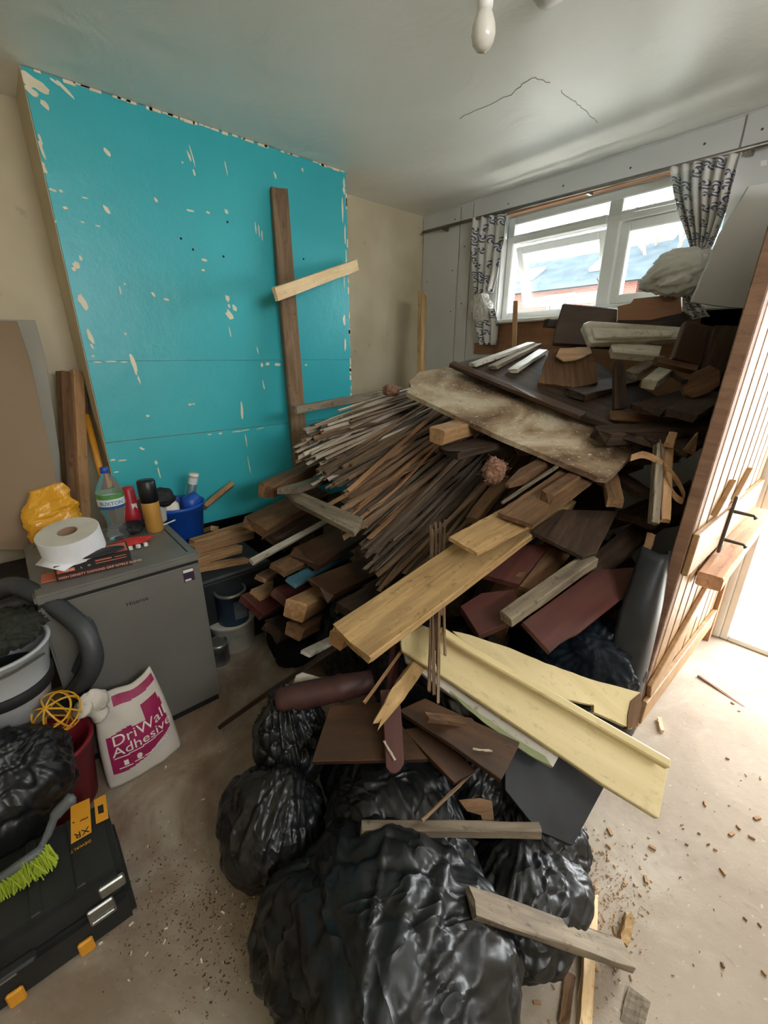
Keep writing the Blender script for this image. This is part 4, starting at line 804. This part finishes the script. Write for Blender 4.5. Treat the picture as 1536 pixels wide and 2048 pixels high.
textmesh('lettering', 'SENSE', .011, m_wht, gb, Matrix.Translation((.001, -hl + .03, .034)) @ MX)
textmesh('lettering', 'L', .012, m_wht, gb, Matrix.Translation((.0009, -.045, .034)) @ MX); textmesh('lettering', 'M', .012, m_wht, gb, Matrix.Translation((.0009, -.022, .035)) @ MX)
MB().box(0, .0006, .005, .06, .048, .053).box(0, .0006, .005, .11, .038, .041).box(0, .0006, .07, .11, .048, .051).build('small_print', m_or, gb)
MB().box(-.11, -.01, -.02, hl - .006, .0622, .0628).build('top_panel', m_or, gb)
fp_ = MB().box(-.1, -.02, -hl - .05, -hl - .002, .0, .003, T(0, 0, 0.001)).build('torn_flap', m_or, gb)
# paper roll
m_paper = plain('paper_white', (226, 226, 230), (236, 236, 240), .8); m_core = plain('card_core', (150, 122, 96), None, .9); m_pend = plain('paper_edge', (196, 188, 174), (210, 204, 192), .9)
cR = onZ(160, 1108, .865)
rl = thing('paper_roll', 'large white paper roll lying on the glove carton', 'paper roll', T(cR.x - .03, cR.y - .01, .872, 0, .10, .16))
MB().lathe([(.034, 0), (.106, 0), (.106, .092), (.034, .092), (.034, 0)], 48, cap=False).build('paper', m_paper, rl)
MB().lathe([(.035, .0925), (.104, .0925), (.104, .0935), (.035, .0935), (.035, .0925)], 48, cap=False).build('roll_end', m_pend, rl)
MB().lathe([(.030, .001), (.0345, .001), (.0345, .0925), (.030, .0925), (.030, .001)], 32, cap=False).build('core', m_core, rl)
ea = spline([P(196, 1072, 1.70), P(150, 1094, 1.665), P(105, 1100, 1.645), P(70, 1130, 1.60)], 6); eb = spline([P(204, 1100, 1.70), P(182, 1112, 1.66), P(155, 1126, 1.63), P(128, 1143, 1.585)], 6)
v = []; f = []
for a, b2 in zip(ea, eb): v += [a, a.lerp(b2, .5), b2]
for i in range(len(ea) - 1):
    for k in range(2): a = i * 3 + k; f.append((a, a + 1, a + 4, a + 3))
me = bpy.data.meshes.new('loose_sheet'); me.from_pydata([tuple(p) for p in v], [], f); o = link('loose_sheet', me, m_paper, rl, smooth=True); o.matrix_parent_inverse = rl.matrix_world.inverted(); o.modifiers.new('t', 'SOLIDIFY').thickness = .0008
rl_l = rl
# black flat glove on the box
o = lump('black_glove', onZ(205, 1104, .874), (.035, .075, .010), plain('glove_black', (34, 35, 37), (50, 51, 53), .6), None, 21, None, .2, 4, .05); tag(o, 'dark grey glove lying flat on the glove carton', 'glove')
# water bottle
m_pet = newmat('pet_clear'); pb = m_pet[2]; pb.inputs['Transmission Weight'].default_value = .92; pb.inputs['Roughness'].default_value = .06; pb.inputs['IOR'].default_value = 1.12; pb.inputs['Base Color'].default_value = (.93, .96, .98, 1); m_pet = m_pet[0]
m_lbl = plain('label_blue', (40, 84, 140), None, .4); m_lblg = plain('label_green', (84, 140, 74), None, .4); m_lblw = plain('label_white', (214, 224, 228), None, .4)
bt = thing('water_bottle', 'clear plastic water bottle with a blue and green label on the fridge', 'bottle', T(-2.215, .275, FZ, 0, .0, .0))
prof = [(.02, 0), (.046, .002), (.05, .012)]
for i in range(9): z = .02 + i * .014; prof += [(.05 - .012 * math.sin(i / 8 * math.pi), z), (.047 - .012 * math.sin(i / 8 * math.pi), z + .007)]
prof += [(.053, .155), (.0545, .17), (.0545, .225), (.05, .245), (.036, .275), (.022, .298), (.015, .31), (.0145, .325)]
MB().lathe(prof, 40).build('bottle_body', m_pet, bt, smooth=True)
def band(z0, z1, r0, r1): return MB().lathe([(r0, z0), (r1, z1)], 40, cap=False)
band(.168, .200, .0552, .0552).build('label', m_lblw, bt, smooth=True); band(.200, .222, .0552, .0545).build('label_top', m_lblg, bt, smooth=True); band(.155, .169, .0535, .0552).build('label_base', m_lbl, bt, smooth=True)
MB().lathe([(.0165, .312), (.0175, .314), (.0175, .334), (.015, .337)], 28).build('cap', plain('cap_blue', (38, 70, 160), None, .4), bt, smooth=True)
tx = textmesh('lettering', 'BUXTON', .024, m_lbl, bt, Matrix.Identity(4), align='CENTER')
for vv in tx.data.vertices: a = vv.co.x / .0556 - .16; r0 = .0558 + vv.co.z; y_, z_ = a, vv.co.y + .174; vv.co = Vector((r0 * math.cos(a), r0 * math.sin(a), z_))
# spray can
sc_ = thing('foam_can', 'orange aerosol can with a black cap standing on the fridge', 'aerosol can', T(-2.195, .425, FZ)); m_can = plain('can_orange', (206, 156, 78), (190, 138, 66), .35, .2, scale=5)
MB().lathe([(.036, 0), (.039, .004), (.039, .165), (.036, .172)], 32).build('body', m_can, sc_, smooth=True)
MB().lathe([(.0395, .15), (.0395, .178), (.0405, .18), (.0395, .25), (.034, .256), (.005, .257)], 32).build('cap', plain('cap_black', (20, 20, 21), None, .4), sc_, smooth=True)
# red tool with black foot
rt = thing('red_torch', 'red plastic torch standing behind the water bottle', 'torch', T(-2.30, .36, FZ, .3, -.06, -.1)); m_rp = plain('plastic_red', (176, 36, 48), None, .4)
MB().lathe([(.030, .03), (.040, .04), (.038, .08), (.030, .14), (.028, .19), (.024, .205), (.008, .21)], 24).build('body', m_rp, rt, smooth=True)
MB().lathe([(.044, 0), (.046, .005), (.042, .035), (.03, .04)], 24).build('foot', m_dk, rt, smooth=True)
MB().box(.028, .034, -.012, .012, .09, .125).build('tag', m_wht, rt)
# clear pots behind the can
for px_, py_, lab in ((272, 1050, 'cloudy plastic pot behind the left of the orange can'), (322, 1046, 'cloudy plastic pot behind the right of the orange can')):
    c = onZ(px_, py_, FZ); o = thing('plastic_pot', lab, 'pot', T(c.x - .04, c.y + .01, FZ)); MB().lathe([(.03, 0), (.04, .12), (.042, .122), (.042, .128), (.037, .128), (.028, .004)], 28, cap=False).build('cup', plain('frosted', (188, 188, 184), None, .5), o, smooth=True); MB().lathe([(.03, .001), (.03, .004)], 28).build('base', m_plasticw, o)
o = lump('black_gloves', onZ(318, 1000, .92) + Vector((-.03, .02, 0)), (.05, .06, .05), m_dk, None, 22, None, .6, 4, .3); tag(o, 'crumpled black gloves heaped behind the orange can', 'gloves')
o = lump('cable_tangle', onZ(262, 1055, .83), (.05, .05, .03), m_dk, None, 23, None, .6, 4, .3); tag(o, 'black tangle of cable at the foot of the red torch', 'cable')
# red cloth
o = lump('red_glove', onZ(258, 1085, .815), (.035, .085, .018), plain('glove_red', (178, 40, 36), (196, 56, 48), .75), None, 24, (0, 1, .2), .5, 5, .12); tag(o, 'red cloth glove lying on the fridge between carton and can', 'glove')
o = thing('white_cuffs', 'white tags at the end of the red glove', 'tag', T(*onZ(292, 1092, FZ + .004))); [MB().box(-.008, .008, -.008, .008, 0, .016, T(0, k_ * -.03, 0, k_ * .7)).build('tag', m_wht, o, bevel=.002) for k_ in range(3)]
p0, p1 = onZ(298, 1062, FZ + .008), onZ(350, 1040, FZ + .010); o = MB().tube([p0, p1], .0035, 8).build('white_stick', m_wht); tag(o, 'thin white plastic stick lying on the fridge corner', 'stick')
# ================================================================ behind the fridge
m_bbl = plain('bucket_blue', (22, 74, 168), (28, 84, 180), .4)
bk = P(366, 1075, 2.42); bb = thing('blue_bucket', 'blue plastic bucket with a tube in it behind the fridge', 'bucket', T(bk.x, bk.y, .60))
MB().lathe([(.10, 0), (.105, .004), (.132, .225), (.142, .228), (.142, .245), (.134, .246), (.128, .235), (.102, .008), (.0, .008)], 40, cap=False).build('shell', m_bbl, bb, smooth=True)
MB().lathe([(.1, .001), (.1, .006)], 32).build('base', m_bbl, bb)
sp_ = MB(); sp_.tube([(.06, .06, .2), (.05, .06, .255), (.06, .1, .28)], [.05, .05, .03], 14); sp_.build('scoop', m_bbl, bb, smooth=True)
tb_ = thing('sealant_tube', 'grey sealant tube with white end sticking out of the blue bucket', 'tube', Matrix.Translation((bk.x - .01, bk.y + .06, .80)) @ Matrix.Rotation(.3, 4, Vector((-.7, .7, 0)).normalized()))
MB().lathe([(.024, -.05), (.024, .20)], 24).build('barrel', plain('tube_teal', (88, 120, 128), (100, 132, 140), .4), tb_, smooth=True); MB().lathe([(.0246, .15), (.0246, .19)], 24, cap=False).build('paper_label', m_lblw, tb_, smooth=True); MB().lathe([(.0252, .19), (.0252, .207)], 24).build('end_cap', m_wht, tb_, smooth=True)
o = lump('white_rag', Vector((bk.x + .06, bk.y - .06, .845)), (.05, .05, .045), m_wht, None, 25, None, .5, 4, .2); tag(o, 'white rag bundled on the near edge of the blue bucket', 'rag')
o = lump('tool_bundle', Vector((bk.x + .0, bk.y - .09, .87)), (.07, .05, .045), m_dk, None, 26, None, .6, 4, .35); tag(o, 'black tool handles bunched in the blue bucket', 'tool')
ct = thing('dark_crate', 'black crate under the blue bucket and stacked planks', 'crate', T(-2.36, .80, 0))
MB().box(-.22, .2, -.29, .2, 0, .44).build('body', plain('crate_black', (22, 24, 26), (34, 36, 38), .6), ct, bevel=.008); MB().box(-.21, .19, -.28, .19, .44, .46).build('lid', plain('crate_lid', (66, 66, 66), (90, 90, 88), .7), ct, bevel=.005)
MB().box(-.2, -.02, -.28, -.06, .46, .598).build('riser', m_dk, ct, bevel=.004)
for (x0, y0_, w0, x1, y1_, w1, wd, th, lab) in [(384, 1087, 2.28, 503, 1048, 2.62, .05, .04, 'topmost tan plank of the stack right of the fridge'), (384, 1100, 2.22, 502, 1068, 2.58, .05, .05, 'second tan plank of the stack right of the fridge'), (388, 1123, 2.18, 478, 1097, 2.45, .045, .045, 'third tan plank of the stack right of the fridge'), (392, 1138, 2.16, 492, 1120, 2.46, .045, .03, 'lowest tan plank of the stack right of the fridge')]:
    o = timber('plank', W['tan'], P(x0, y0_, w0), P(x1, y1_, w1), wd, th, 5, .004); tag(o, lab, 'plank', 'tan planks stacked right of the fridge')
beam('offcut', 'short tan offcut propped between blue bucket and teal wall', 'plank', W['tan'], (464, 968, 2.70), (408, 1014), .4, .05, .03, 40, .004, bw=2.55)
beam('offcut', 'small pale block on the stack right of the blue bucket', 'plank', W['pine'], (430, 1057, 2.55), (400, 1066), .2, .05, .03, 20, .003)
# tubs
m_tub = plain('tub_white', (196, 192, 178), (210, 206, 192), .5)
tc_ = onZ(468, 1284, 0); tb2 = thing('white_tub', 'squat white tub with dusty lid standing on the floor right of the fridge', 'tub', T(tc_.x, tc_.y, 0))
MB().lathe([(.115, 0), (.12, .004), (.13, .165), (.137, .168), (.137, .186), (.128, .19), (.1, .192)], 36).build('body', m_tub, tb2, smooth=True)
MB().box(-.01, .012, .122, .135, .02, .16).build('green_stripe', plain('tub_green', (56, 120, 64), None, .5), tb2); MB().lathe([(.1265, .10), (.1275, .13)], 36, cap=False).build('printed_band', plain('tub_print', (112, 136, 112), (170, 176, 160), .6, scale=14), tb2, smooth=True)
def tin(name, label, c, r, h, body, lid, parent_z=0):
    t_ = thing(name, label, 'paint tin', T(c.x, c.y, parent_z))
    MB().lathe([(r, 0), (r, h - .008), (r * 1.03, h - .006), (r * 1.03, h), (r * .86, h), (r * .86, h - .008)], 36, cap=False).build('can', body, t_, smooth=True)
    MB().lathe([(r * .86, h - .010), (r * .80, h - .003)], 36).build('lid', lid, t_); MB().lathe([(r * 1.035, h - .012), (r * 1.035, h + .001), (r * .9, h + .001)], 36, cap=False).build('rim', m_screw if False else plain('tin_rim', (170, 168, 162), None, .35, .7), t_, smooth=True)
    return t_
t1 = tin('paint_tin', 'dark blue paint tin standing on the white tub', onZ(462, 1246, .192) + Vector((-.03, .03, 0)), .083, .19, plain('tin_blue', (38, 56, 74), (46, 66, 84), .4), plain('tin_lid', (70, 74, 80), None, .35, .5), .192)
MB().box(.0826, .0838, -.02, .05, .04, .15).build('paper_label', plain('tin_label', (120, 128, 134), (90, 98, 106), .5, scale=30), t1)
tin('paint_tin', 'small grey paint tin on the floor tight against the fridge', onZ(440, 1322, 0), .055, .13, plain('tin_grey', (120, 120, 116), (60, 60, 60), .4, .4, scale=9), plain('tin_lid2', (130, 132, 124), None, .3, .5))
o = lump('white_sack', P(492, 1200, 2.62), (.09, .09, .13), m_tub, None, 27, None, .4, 4, .1); tag(o, 'pale plastic sack behind the dark blue paint tin', 'sack')
# ================================================================ left alcove
slab('plasterboard_sheet', 'brown backed plasterboard sheet leaning in the left alcove', 'plasterboard', plain('board_brown', (142, 120, 96), (150, 128, 104), .9, scale=2), .0125, (40, 800, 2.02), Vector((.97, 0, .22)), [(-160, 638), (34, 642), (60, 720), (118, 985), (118, 1100), (-160, 1100)])
slab('plasterboard_sheet', 'grey plasterboard sheet standing behind the brown backed sheet', 'plasterboard', plain('board_grey', (160, 156, 142), (170, 166, 152), .9, scale=2), .0125, (60, 760, 2.10), Vector((.98, 0, .16)), [(-160, 636), (70, 640), (92, 720), (124, 940), (124, 1100), (-160, 1100)])
beam('stud', 'left of the two rough studs standing in the left alcove', 'stud', W['brown'], (150, 1120, 2.22), (128, 745), .5, .055, .05, 60, .003, bw=2.2, drop=.02)
beam('stud', 'right of the two rough studs standing in the left alcove', 'stud', W['tan'], (172, 1120, 2.24), (152, 743), .5, .05, .05, 60, .003, bw=2.23, drop=.02)
yh = thing('broom_handle', 'yellow handle leaning beside the studs left of the teal wall', 'handle', T(0, 0, 0))
MB().tube([P(212, 985, 2.24), P(172, 828, 2.26)], .016, 12).build('handle', plain('handle_yellow', (206, 146, 42), (190, 130, 36), .5), yh, smooth=True)
MB().tube([P(172, 830, 2.26), P(160, 752, 2.27)], [.02, .026], 8).build('ferrule', plain('ferrule_dark', (84, 70, 58), (60, 50, 44), .8), yh)
m_yb = plain('plastic_yellow', (226, 160, 36), (240, 178, 56), .3, bs=.4, bscale=20)
yc = P(107, 1028, 2.05)
def softbag(name, c, w_, d_, h_, mat, seed, yaw):
    v = []; f = []; na, nz = 40, 20
    for j in range(nz + 1):
        t = j / nz
        for i in range(na):
            a = 2 * math.pi * i / na; e = .55; ca, sa = math.cos(a), math.sin(a)
            x = abs(ca) ** e * math.copysign(1, ca) * d_ / 2 * (1 - t ** 1.6 * .82); y = abs(sa) ** e * math.copysign(1, sa) * w_ / 2 * (.86 + .14 * math.sin(t * 3.1) - .28 * t ** 3)
            q = Vector((x * 9, y * 9, t * 2.2)) + Vector((seed, seed, 0)); k = .3 + .7 * math.sin(math.pi * min(1, t * .8 + .15))
            n1 = ((1 - abs(noise.noise(q * 1.1))) ** 2 - .5) * .05 * k + ((1 - abs(noise.noise(q * 2.3))) ** 2 - .5) * .02; r = max(math.hypot(x, y), .01)
            v.append((x * (1 + n1 / r * .8), y * (1 + n1 / r * .8), -h_ / 2 + h_ * t + (.03 * noise.noise(Vector((y * 14, seed, 0))) * t ** 4 + .03 * (y / w_) * t ** 2)))
    for j in range(nz):
        for i in range(na): a, b2 = j * na + i, j * na + (i + 1) % na; f.append((a, b2, b2 + na, a + na))
    f.append(tuple(range(na))[::-1]); f.append(tuple(range(nz * na, nz * na + na)))
    mb = MB(); mb.add(v, f); return mb.build(name, mat, M=T(c.x, c.y, c.z, yaw))
o = softbag('yellow_bag', yc, .20, .14, .27, m_yb, 3, -.15); tag(o, 'crinkled yellow plastic bag behind the paper roll', 'bag')
tt = textmesh('lettering', 'WID', .035, m_dk, o, Matrix.Translation((.078, -.03, -.11)) @ MX)
o = MB().box(-.16, .1, -.3, .14, 0, .64).build('dark_box', plain('box_dark', (40, 34, 28), (60, 50, 40), .9), None, bevel=.01, M=T(-2.52, -.1, 0)); tag(o, 'dark box standing behind the fridge under the yellow bag', 'box')
# ================================================================ floor at the far left
m_hose = plain('hose_grey', (58, 60, 62), (72, 74, 76), .5)
def hose(pts, r, label):
    q = spline(pts, 22); rad = [r * (1 + .06 * (1 if i % 2 else -1)) for i in range(len(q))]; o = MB().tube(q, rad, 14).build('vacuum_hose', m_hose, smooth=True); return tag(o, label, 'hose')
hose([P(-30, 1190, 1.62), P(25, 1172, 1.60), P(75, 1190, 1.58), P(125, 1222, 1.56), P(168, 1262, 1.55), P(186, 1310, 1.56), P(176, 1350, 1.60), P(140, 1400, 1.66)], .033, 'thick grey vacuum hose arching in front of the fridge door')
hose([P(-20, 1225, 1.66), P(60, 1200, 1.66), P(120, 1205, 1.65), P(165, 1240, 1.64), P(180, 1290, 1.65), P(160, 1340, 1.67)], .03, 'second grey vacuum hose loop behind the first')
m_vac = plain('vac_white', (176, 180, 182), (186, 190, 192), .45)
vc = P(10, 1372, 1.46); vb = thing('stacked_buckets', 'pair of pale buckets with a black band at the left edge', 'bucket', T(vc.x, vc.y, vc.z - .14))
MB().lathe([(.10, 0), (.125, .13), (.128, .135)], 36).build('lower_bucket', m_vac, vb, smooth=True); MB().lathe([(.132, .125), (.135, .13), (.14, .165), (.136, .168)], 36).build('band', m_dk, vb, smooth=True)
MB().lathe([(.130, .165), (.152, .285), (.158, .288), (.158, .296), (.146, .296), (.126, .17)], 36, cap=False).build('upper_bucket', m_vac, vb, smooth=True)
MB().lathe([(.126, .18), (.126, .182)], 30).build('inner_base', m_dk, vb); MB().tube(spline([(.15, -.1, .28), (.2, .02, .29), (.13, .13, .285)], 6), .004, 6).build('bail', m_screw, vb)
o = lump('dark_foliage', P(5, 1262, 1.48), (.12, .12, .05), plain('dark_scrub', (34, 36, 28), (54, 56, 44), .95, scale=40), None, 33, None, .7, 5, .5); tag(o, 'dark shaggy brush head above the stacked buckets', 'brush')
o = MB().box(-.14, .08, -.2, .10, 0, vc.z - .145).build('storage_box', plain('storage_black', (20, 20, 20), (30, 30, 30), .7), None, bevel=.01, M=T(vc.x - .02, vc.y - .06, 0)); tag(o, 'black storage box under the stacked buckets', 'box')
bag('black bin bag at the left edge behind the tool case', P(8, 1585, 1.36), (.17, .2, .2), (.3, .1, .9), 41, .22)
m_rt = plain('trug_red', (128, 26, 38), (140, 32, 44), .5)
rc_ = P(100, 1510, 1.56); rt2 = thing('red_trug', 'dark red plastic tub between the bin bag and the adhesive bag', 'tub', T(rc_.x, rc_.y, 0))
MB().lathe([(.10, 0), (.105, .003), (.135, .27), (.142, .272), (.142, .285), (.130, .286), (.1, .01)], 36, cap=False).build('shell', m_rt, rt2, smooth=True); MB().lathe([(.1, .002), (.1, .01)], 30).build('base', m_rt, rt2)
cg = thing('wire_guard', 'yellow wire guard lying on the red tub', 'wire guard', Matrix.Translation(P(116, 1424, 1.50)) @ Matrix.Rotation(.7, 4, Vector((.4, .6, .2)).normalized()) @ Matrix.Scale(1.15, 4)); m_yw = plain('wire_yellow', (214, 158, 44), None, .4)
for k_ in range(4): a = k_ * math.pi / 4; MB().tube(spline([(.06 * math.cos(a) * math.cos(t), .06 * math.sin(a) * math.cos(t), .075 * math.sin(t)) for t in [i * math.pi / 8 for i in range(0, 17)]], 2), .0028, 6).build('rib', m_yw, cg)
for z_ in (-.04, 0, .04): r_ = .06 * math.sqrt(1 - (z_ / .075) ** 2); MB().tube([(r_ * math.cos(t), r_ * math.sin(t), z_) for t in [i * math.pi / 10 for i in range(21)]], .0028, 6).build('hoop', m_yw, cg)
# ---- bag of adhesive
m_sk = plain('sack_paper', (198, 190, 178), (210, 202, 190), .6, scale=5, bs=.25, bscale=14); m_mg = plain('sack_magenta', (146, 26, 76), (158, 34, 86), .5)
SA = onZ(232, 1586, 0); SBp = onZ(364, 1503, 0); sw = (SBp - SA).length; syaw = math.atan2((SBp - SA).y, (SBp - SA).x) - math.pi / 2
sk = thing('adhesive_sack', 'white and magenta sack of drywall adhesive in front of the fridge', 'sack', T(SA.x, SA.y, 0, syaw)); SH = .40
def sk_front(u, v, off=0):
    bul = .045 * math.sin(math.pi * min(max(u, 0), 1)) ** .6 * (math.sin(math.pi * min(1, v * .85 + .15)) ** .7) ; inset = .018 * math.sin(math.pi * v) - .02 * v
    y = sw * (.5 + (u - .5) * (1.08 - .28 * v ** 2)); top = SH * v * (1 - .10 * (1 - u) * v + .04 * math.sin(u * 7) * v)
    x = bul - .06 * v + .006 * noise.noise(Vector((u * 5, v * 5, 2))) - .03
    return Vector((x + off, y, top + .003))
n_ = 28; v = []; f = []
for j in range(n_ + 1):
    for i in range(n_ + 1): v.append(sk_front(i / n_, j / n_))
for j in range(n_ + 1):
    for i in range(n_ + 1):
        p = sk_front(i / n_, j / n_); th = .13 * (1 - (j / n_) ** 2.2) * math.sin(math.pi * (.06 + .88 * i / n_)) ** .5 + .008; v.append(p - Vector((th, 0, 0)))
o_ = (n_ + 1) ** 2
for j in range(n_):
    for i in range(n_): a = j * (n_ + 1) + i; f.append((a, a + 1, a + n_ + 2, a + n_ + 1)); f.append((a + o_, a + n_ + 1 + o_, a + n_ + 2 + o_, a + 1 + o_))
for i in range(n_):
    for e in (lambda k: k, lambda k: n_ * (n_ + 1) + k, lambda k: k * (n_ + 1), lambda k: k * (n_ + 1) + n_): a, b2 = e(i), e(i + 1); f.append((a, b2, b2 + o_, a + o_))
mb = MB(); mb.add(v, f); mb.build('sack_body', m_sk, sk, smooth=True)
def patch(name, mat, pred, off=.0015, N_=90):
    vs_ = []; fs_ = []; idx = {}
    def vid(i, j):
        if (i, j) not in idx: idx[i, j] = len(vs_); vs_.append(sk_front(i / N_, j / N_, off))
        return idx[i, j]
    for j in range(N_):
        for i in range(N_):
            if pred((i + .5) / N_, (j + .5) / N_): fs_.append((vid(i, j), vid(i + 1, j), vid(i + 1, j + 1), vid(i, j + 1)))
    mm = MB(); mm.add(vs_, fs_); return mm.build(name, mat, sk, smooth=True)
patch('magenta_print', m_mg, lambda u, v: (.08 < u < .92 and (.16 + .32 * max(0, u - .25) ** 1.4 if u > .25 else .16) < v < (.56 + .16 * u) and not (.42 < u < .62 and v > .60)) or (.25 < u < .97 and .84 + .04 * u < v < .955) or (.62 < u < .9 and .5 < v < .78))
for body, sz, u0, v0 in (('DriWall', .062, .13, .47), ('Adhesive', .058, .11, .35)):
    t_ = textmesh('lettering', body, sz, m_wht, sk, Matrix.Identity(4))
    for vv in t_.data.vertices: u, v2 = u0 + vv.co.x / (sw * .98), v0 + vv.co.y / SH + .16 * vv.co.x / sw * .3; vv.co = sk_front(u, v2, .003 + vv.co.z)
patch('print_line', m_wht, lambda u, v: (.12 < u < .8 and abs(v - (.315 + .06 * u)) < .006) or (.15 < u < .85 and abs(v - (.20 + .10 * u ** 2)) < .005) or ((u - .25) ** 2 + (v - .25) ** 2 < .0011) or ((u - .42) ** 2 + (v - .26) ** 2 < .0011), .0028)
nk = MB().tube(spline([(-.06, .03, .33), (-.05, .0, .38), (-.04, -.02, .41)], 5), [.035, .03, .024, .02, .02, .022, .026, .03, .034, .036, .036][:11], 10).build('twisted_neck', m_sk, sk, smooth=True)
lump('ripped_flap', Vector((-.05, .02, .40)), (.02, .05, .045), m_sk, sk, 44, (0, .2, 1), .6, 4, .2)
# ---- tool case
m_tc = plain('case_black', (30, 31, 30), (40, 41, 39), .6, bs=.1, bscale=80); m_ty = plain('case_yellow', (222, 152, 38), (230, 162, 46), .5); m_lat = plain('latch_steel', (150, 150, 142), (176, 176, 168), .35, .8, scale=30)
TX, TY, TZ = -1.10, -.035, .22
tc2 = thing('tool_case', 'black tool case with yellow stickers and steel latches on the floor', 'tool case', T(TX, TY, 0))
MB().box(-.28, 0, -.46, 0, 0, .115).build('base', m_tc, tc2, bevel=.014, seg=2); MB().box(-.275, -.005, -.455, -.005, .118, TZ).build('lid', m_tc, tc2, bevel=.016, seg=2)
for ya in (-.30, -.2, -.1): MB().box(-.26, -.02, ya - .012, ya + .012, TZ - .002, TZ + .006).build('lid_rib', m_tc, tc2, bevel=.003)
for ya in (-.075, -.36):
    l_ = MB().box(.0, .012, ya - .032, ya + .032, .09, .15).build('latch', m_lat, tc2, bevel=.004); MB().box(.012, .018, ya - .028, ya + .028, .10, .112).build('latch_lip', m_lat, l_, bevel=.002)
MB().box(-.012, .004, -.07, -.006, .155, .195).build('latch', m_lat, tc2, bevel=.004)
for ya in (-.13, -.285): MB().box(.0, .012, ya - .018, ya + .018, .005, .055).build('clip', m_ty, tc2, bevel=.004)
MB().box(.0, .03, -.40, -.22, .135, .15).build('handle', m_tc, tc2, bevel=.006)
MB().box(.031, .0325, -.36, -.26, .14, .145).build('handle_trim', m_lat, tc2)
s1 = slab('sticker', None, None, m_ty, .0012, (160, 1645, (TZ + .0085 - CAMH) / ray(160, 1645).z), Vector((0, 0, 1)), [(141, 1613), (179, 1596), (183, 1664), (142, 1688)], bevel=0); s1.parent = tc2; s1.matrix_parent_inverse = tc2.matrix_world.inverted()
s2_ = slab('sticker', None, None, m_ty, .0012, (200, 1618, (TZ + .0085 - CAMH) / ray(200, 1618).z), Vector((0, 0, 1)), [(188, 1600), (211, 1588), (217, 1636), (192, 1648)], bevel=0); s2_.parent = tc2; s2_.matrix_parent_inverse = tc2.matrix_world.inverted()
def toptext(body, px, py, size):
    p = onZ(px, py, TZ + .009); M = Matrix(((0, 1, 0, p.x), (-1, 0, 0, p.y), (0, 0, 1, p.z), (0, 0, 0, 1))); o = textmesh('lettering', body, size, m_dk if size > .02 else m_dk, tc2, M); o.matrix_parent_inverse = tc2.matrix_world.inverted(); return o
toptext('XR', 178, 1652, .030); toptext('~ . ~', 176, 1628, .04)
p = onZ(182, 1678, TZ + .0085); o = textmesh('lettering', 'DEWALT', .013, m_ty, tc2, Matrix(((0, 1, 0, p.x), (-1, 0, 0, p.y), (0, 0, 1, p.z), (0, 0, 0, 1)))); o.matrix_parent_inverse = tc2.matrix_world.inverted()
q = slab('sticker_panel', None, None, m_dk, .0008, (202, 1617, (TZ + .0092 - CAMH) / ray(202, 1617).z), Vector((0, 0, 1)), [(195, 1613), (206, 1608), (208, 1624), (197, 1628)], bevel=0); q.parent = tc2; q.matrix_parent_inverse = tc2.matrix_world.inverted()
# ---- hand brush
hb_ = thing('hand_brush', 'hand brush with lime green bristles and grey handle on the tool case', 'brush', T(0, 0, 0)); ww = 1.20
MB().tube(spline([P(78, 1700, ww), P(95, 1670, ww + .01), P(112, 1630, ww + .02), P(135, 1605, ww + .03), P(149, 1592, ww + .04)], 5), [.009] * 5 + [.011] * 5 + [.016] * 6 + [.018] * 3 + [.01] * 2, 10).build('handle', plain('handle_grey', (92, 96, 98), None, .45), hb_, smooth=True)
bp0, bp1 = P(88, 1695, ww), P(-60, 1800, ww - .06); MB().tube([bp0, bp1], .013, 10).build('stock', plain('handle_grey2', (86, 92, 90), None, .5), hb_, smooth=True)
bm_ = MB(); r5 = random.Random(3)
dn = (-UPV * .8 + RIGHT * .25 + FWD * .2).normalized()
for i in range(900):
    p = bp0.lerp(bp1, r5.random()) + Vector((r5.gauss(0, .006), r5.gauss(0, .006), r5.gauss(0, .004))); d = (dn + Vector((r5.gauss(0, .18), r5.gauss(0, .18), r5.gauss(0, .18)))).normalized(); bm_.tube([p, p + d * r5.uniform(.05, .06)], .0018, 3)
o = bm_.build('bristles', plain('bristle_lime', (140, 156, 30), (160, 176, 44), .7), hb_); o['kind'] = 'stuff'
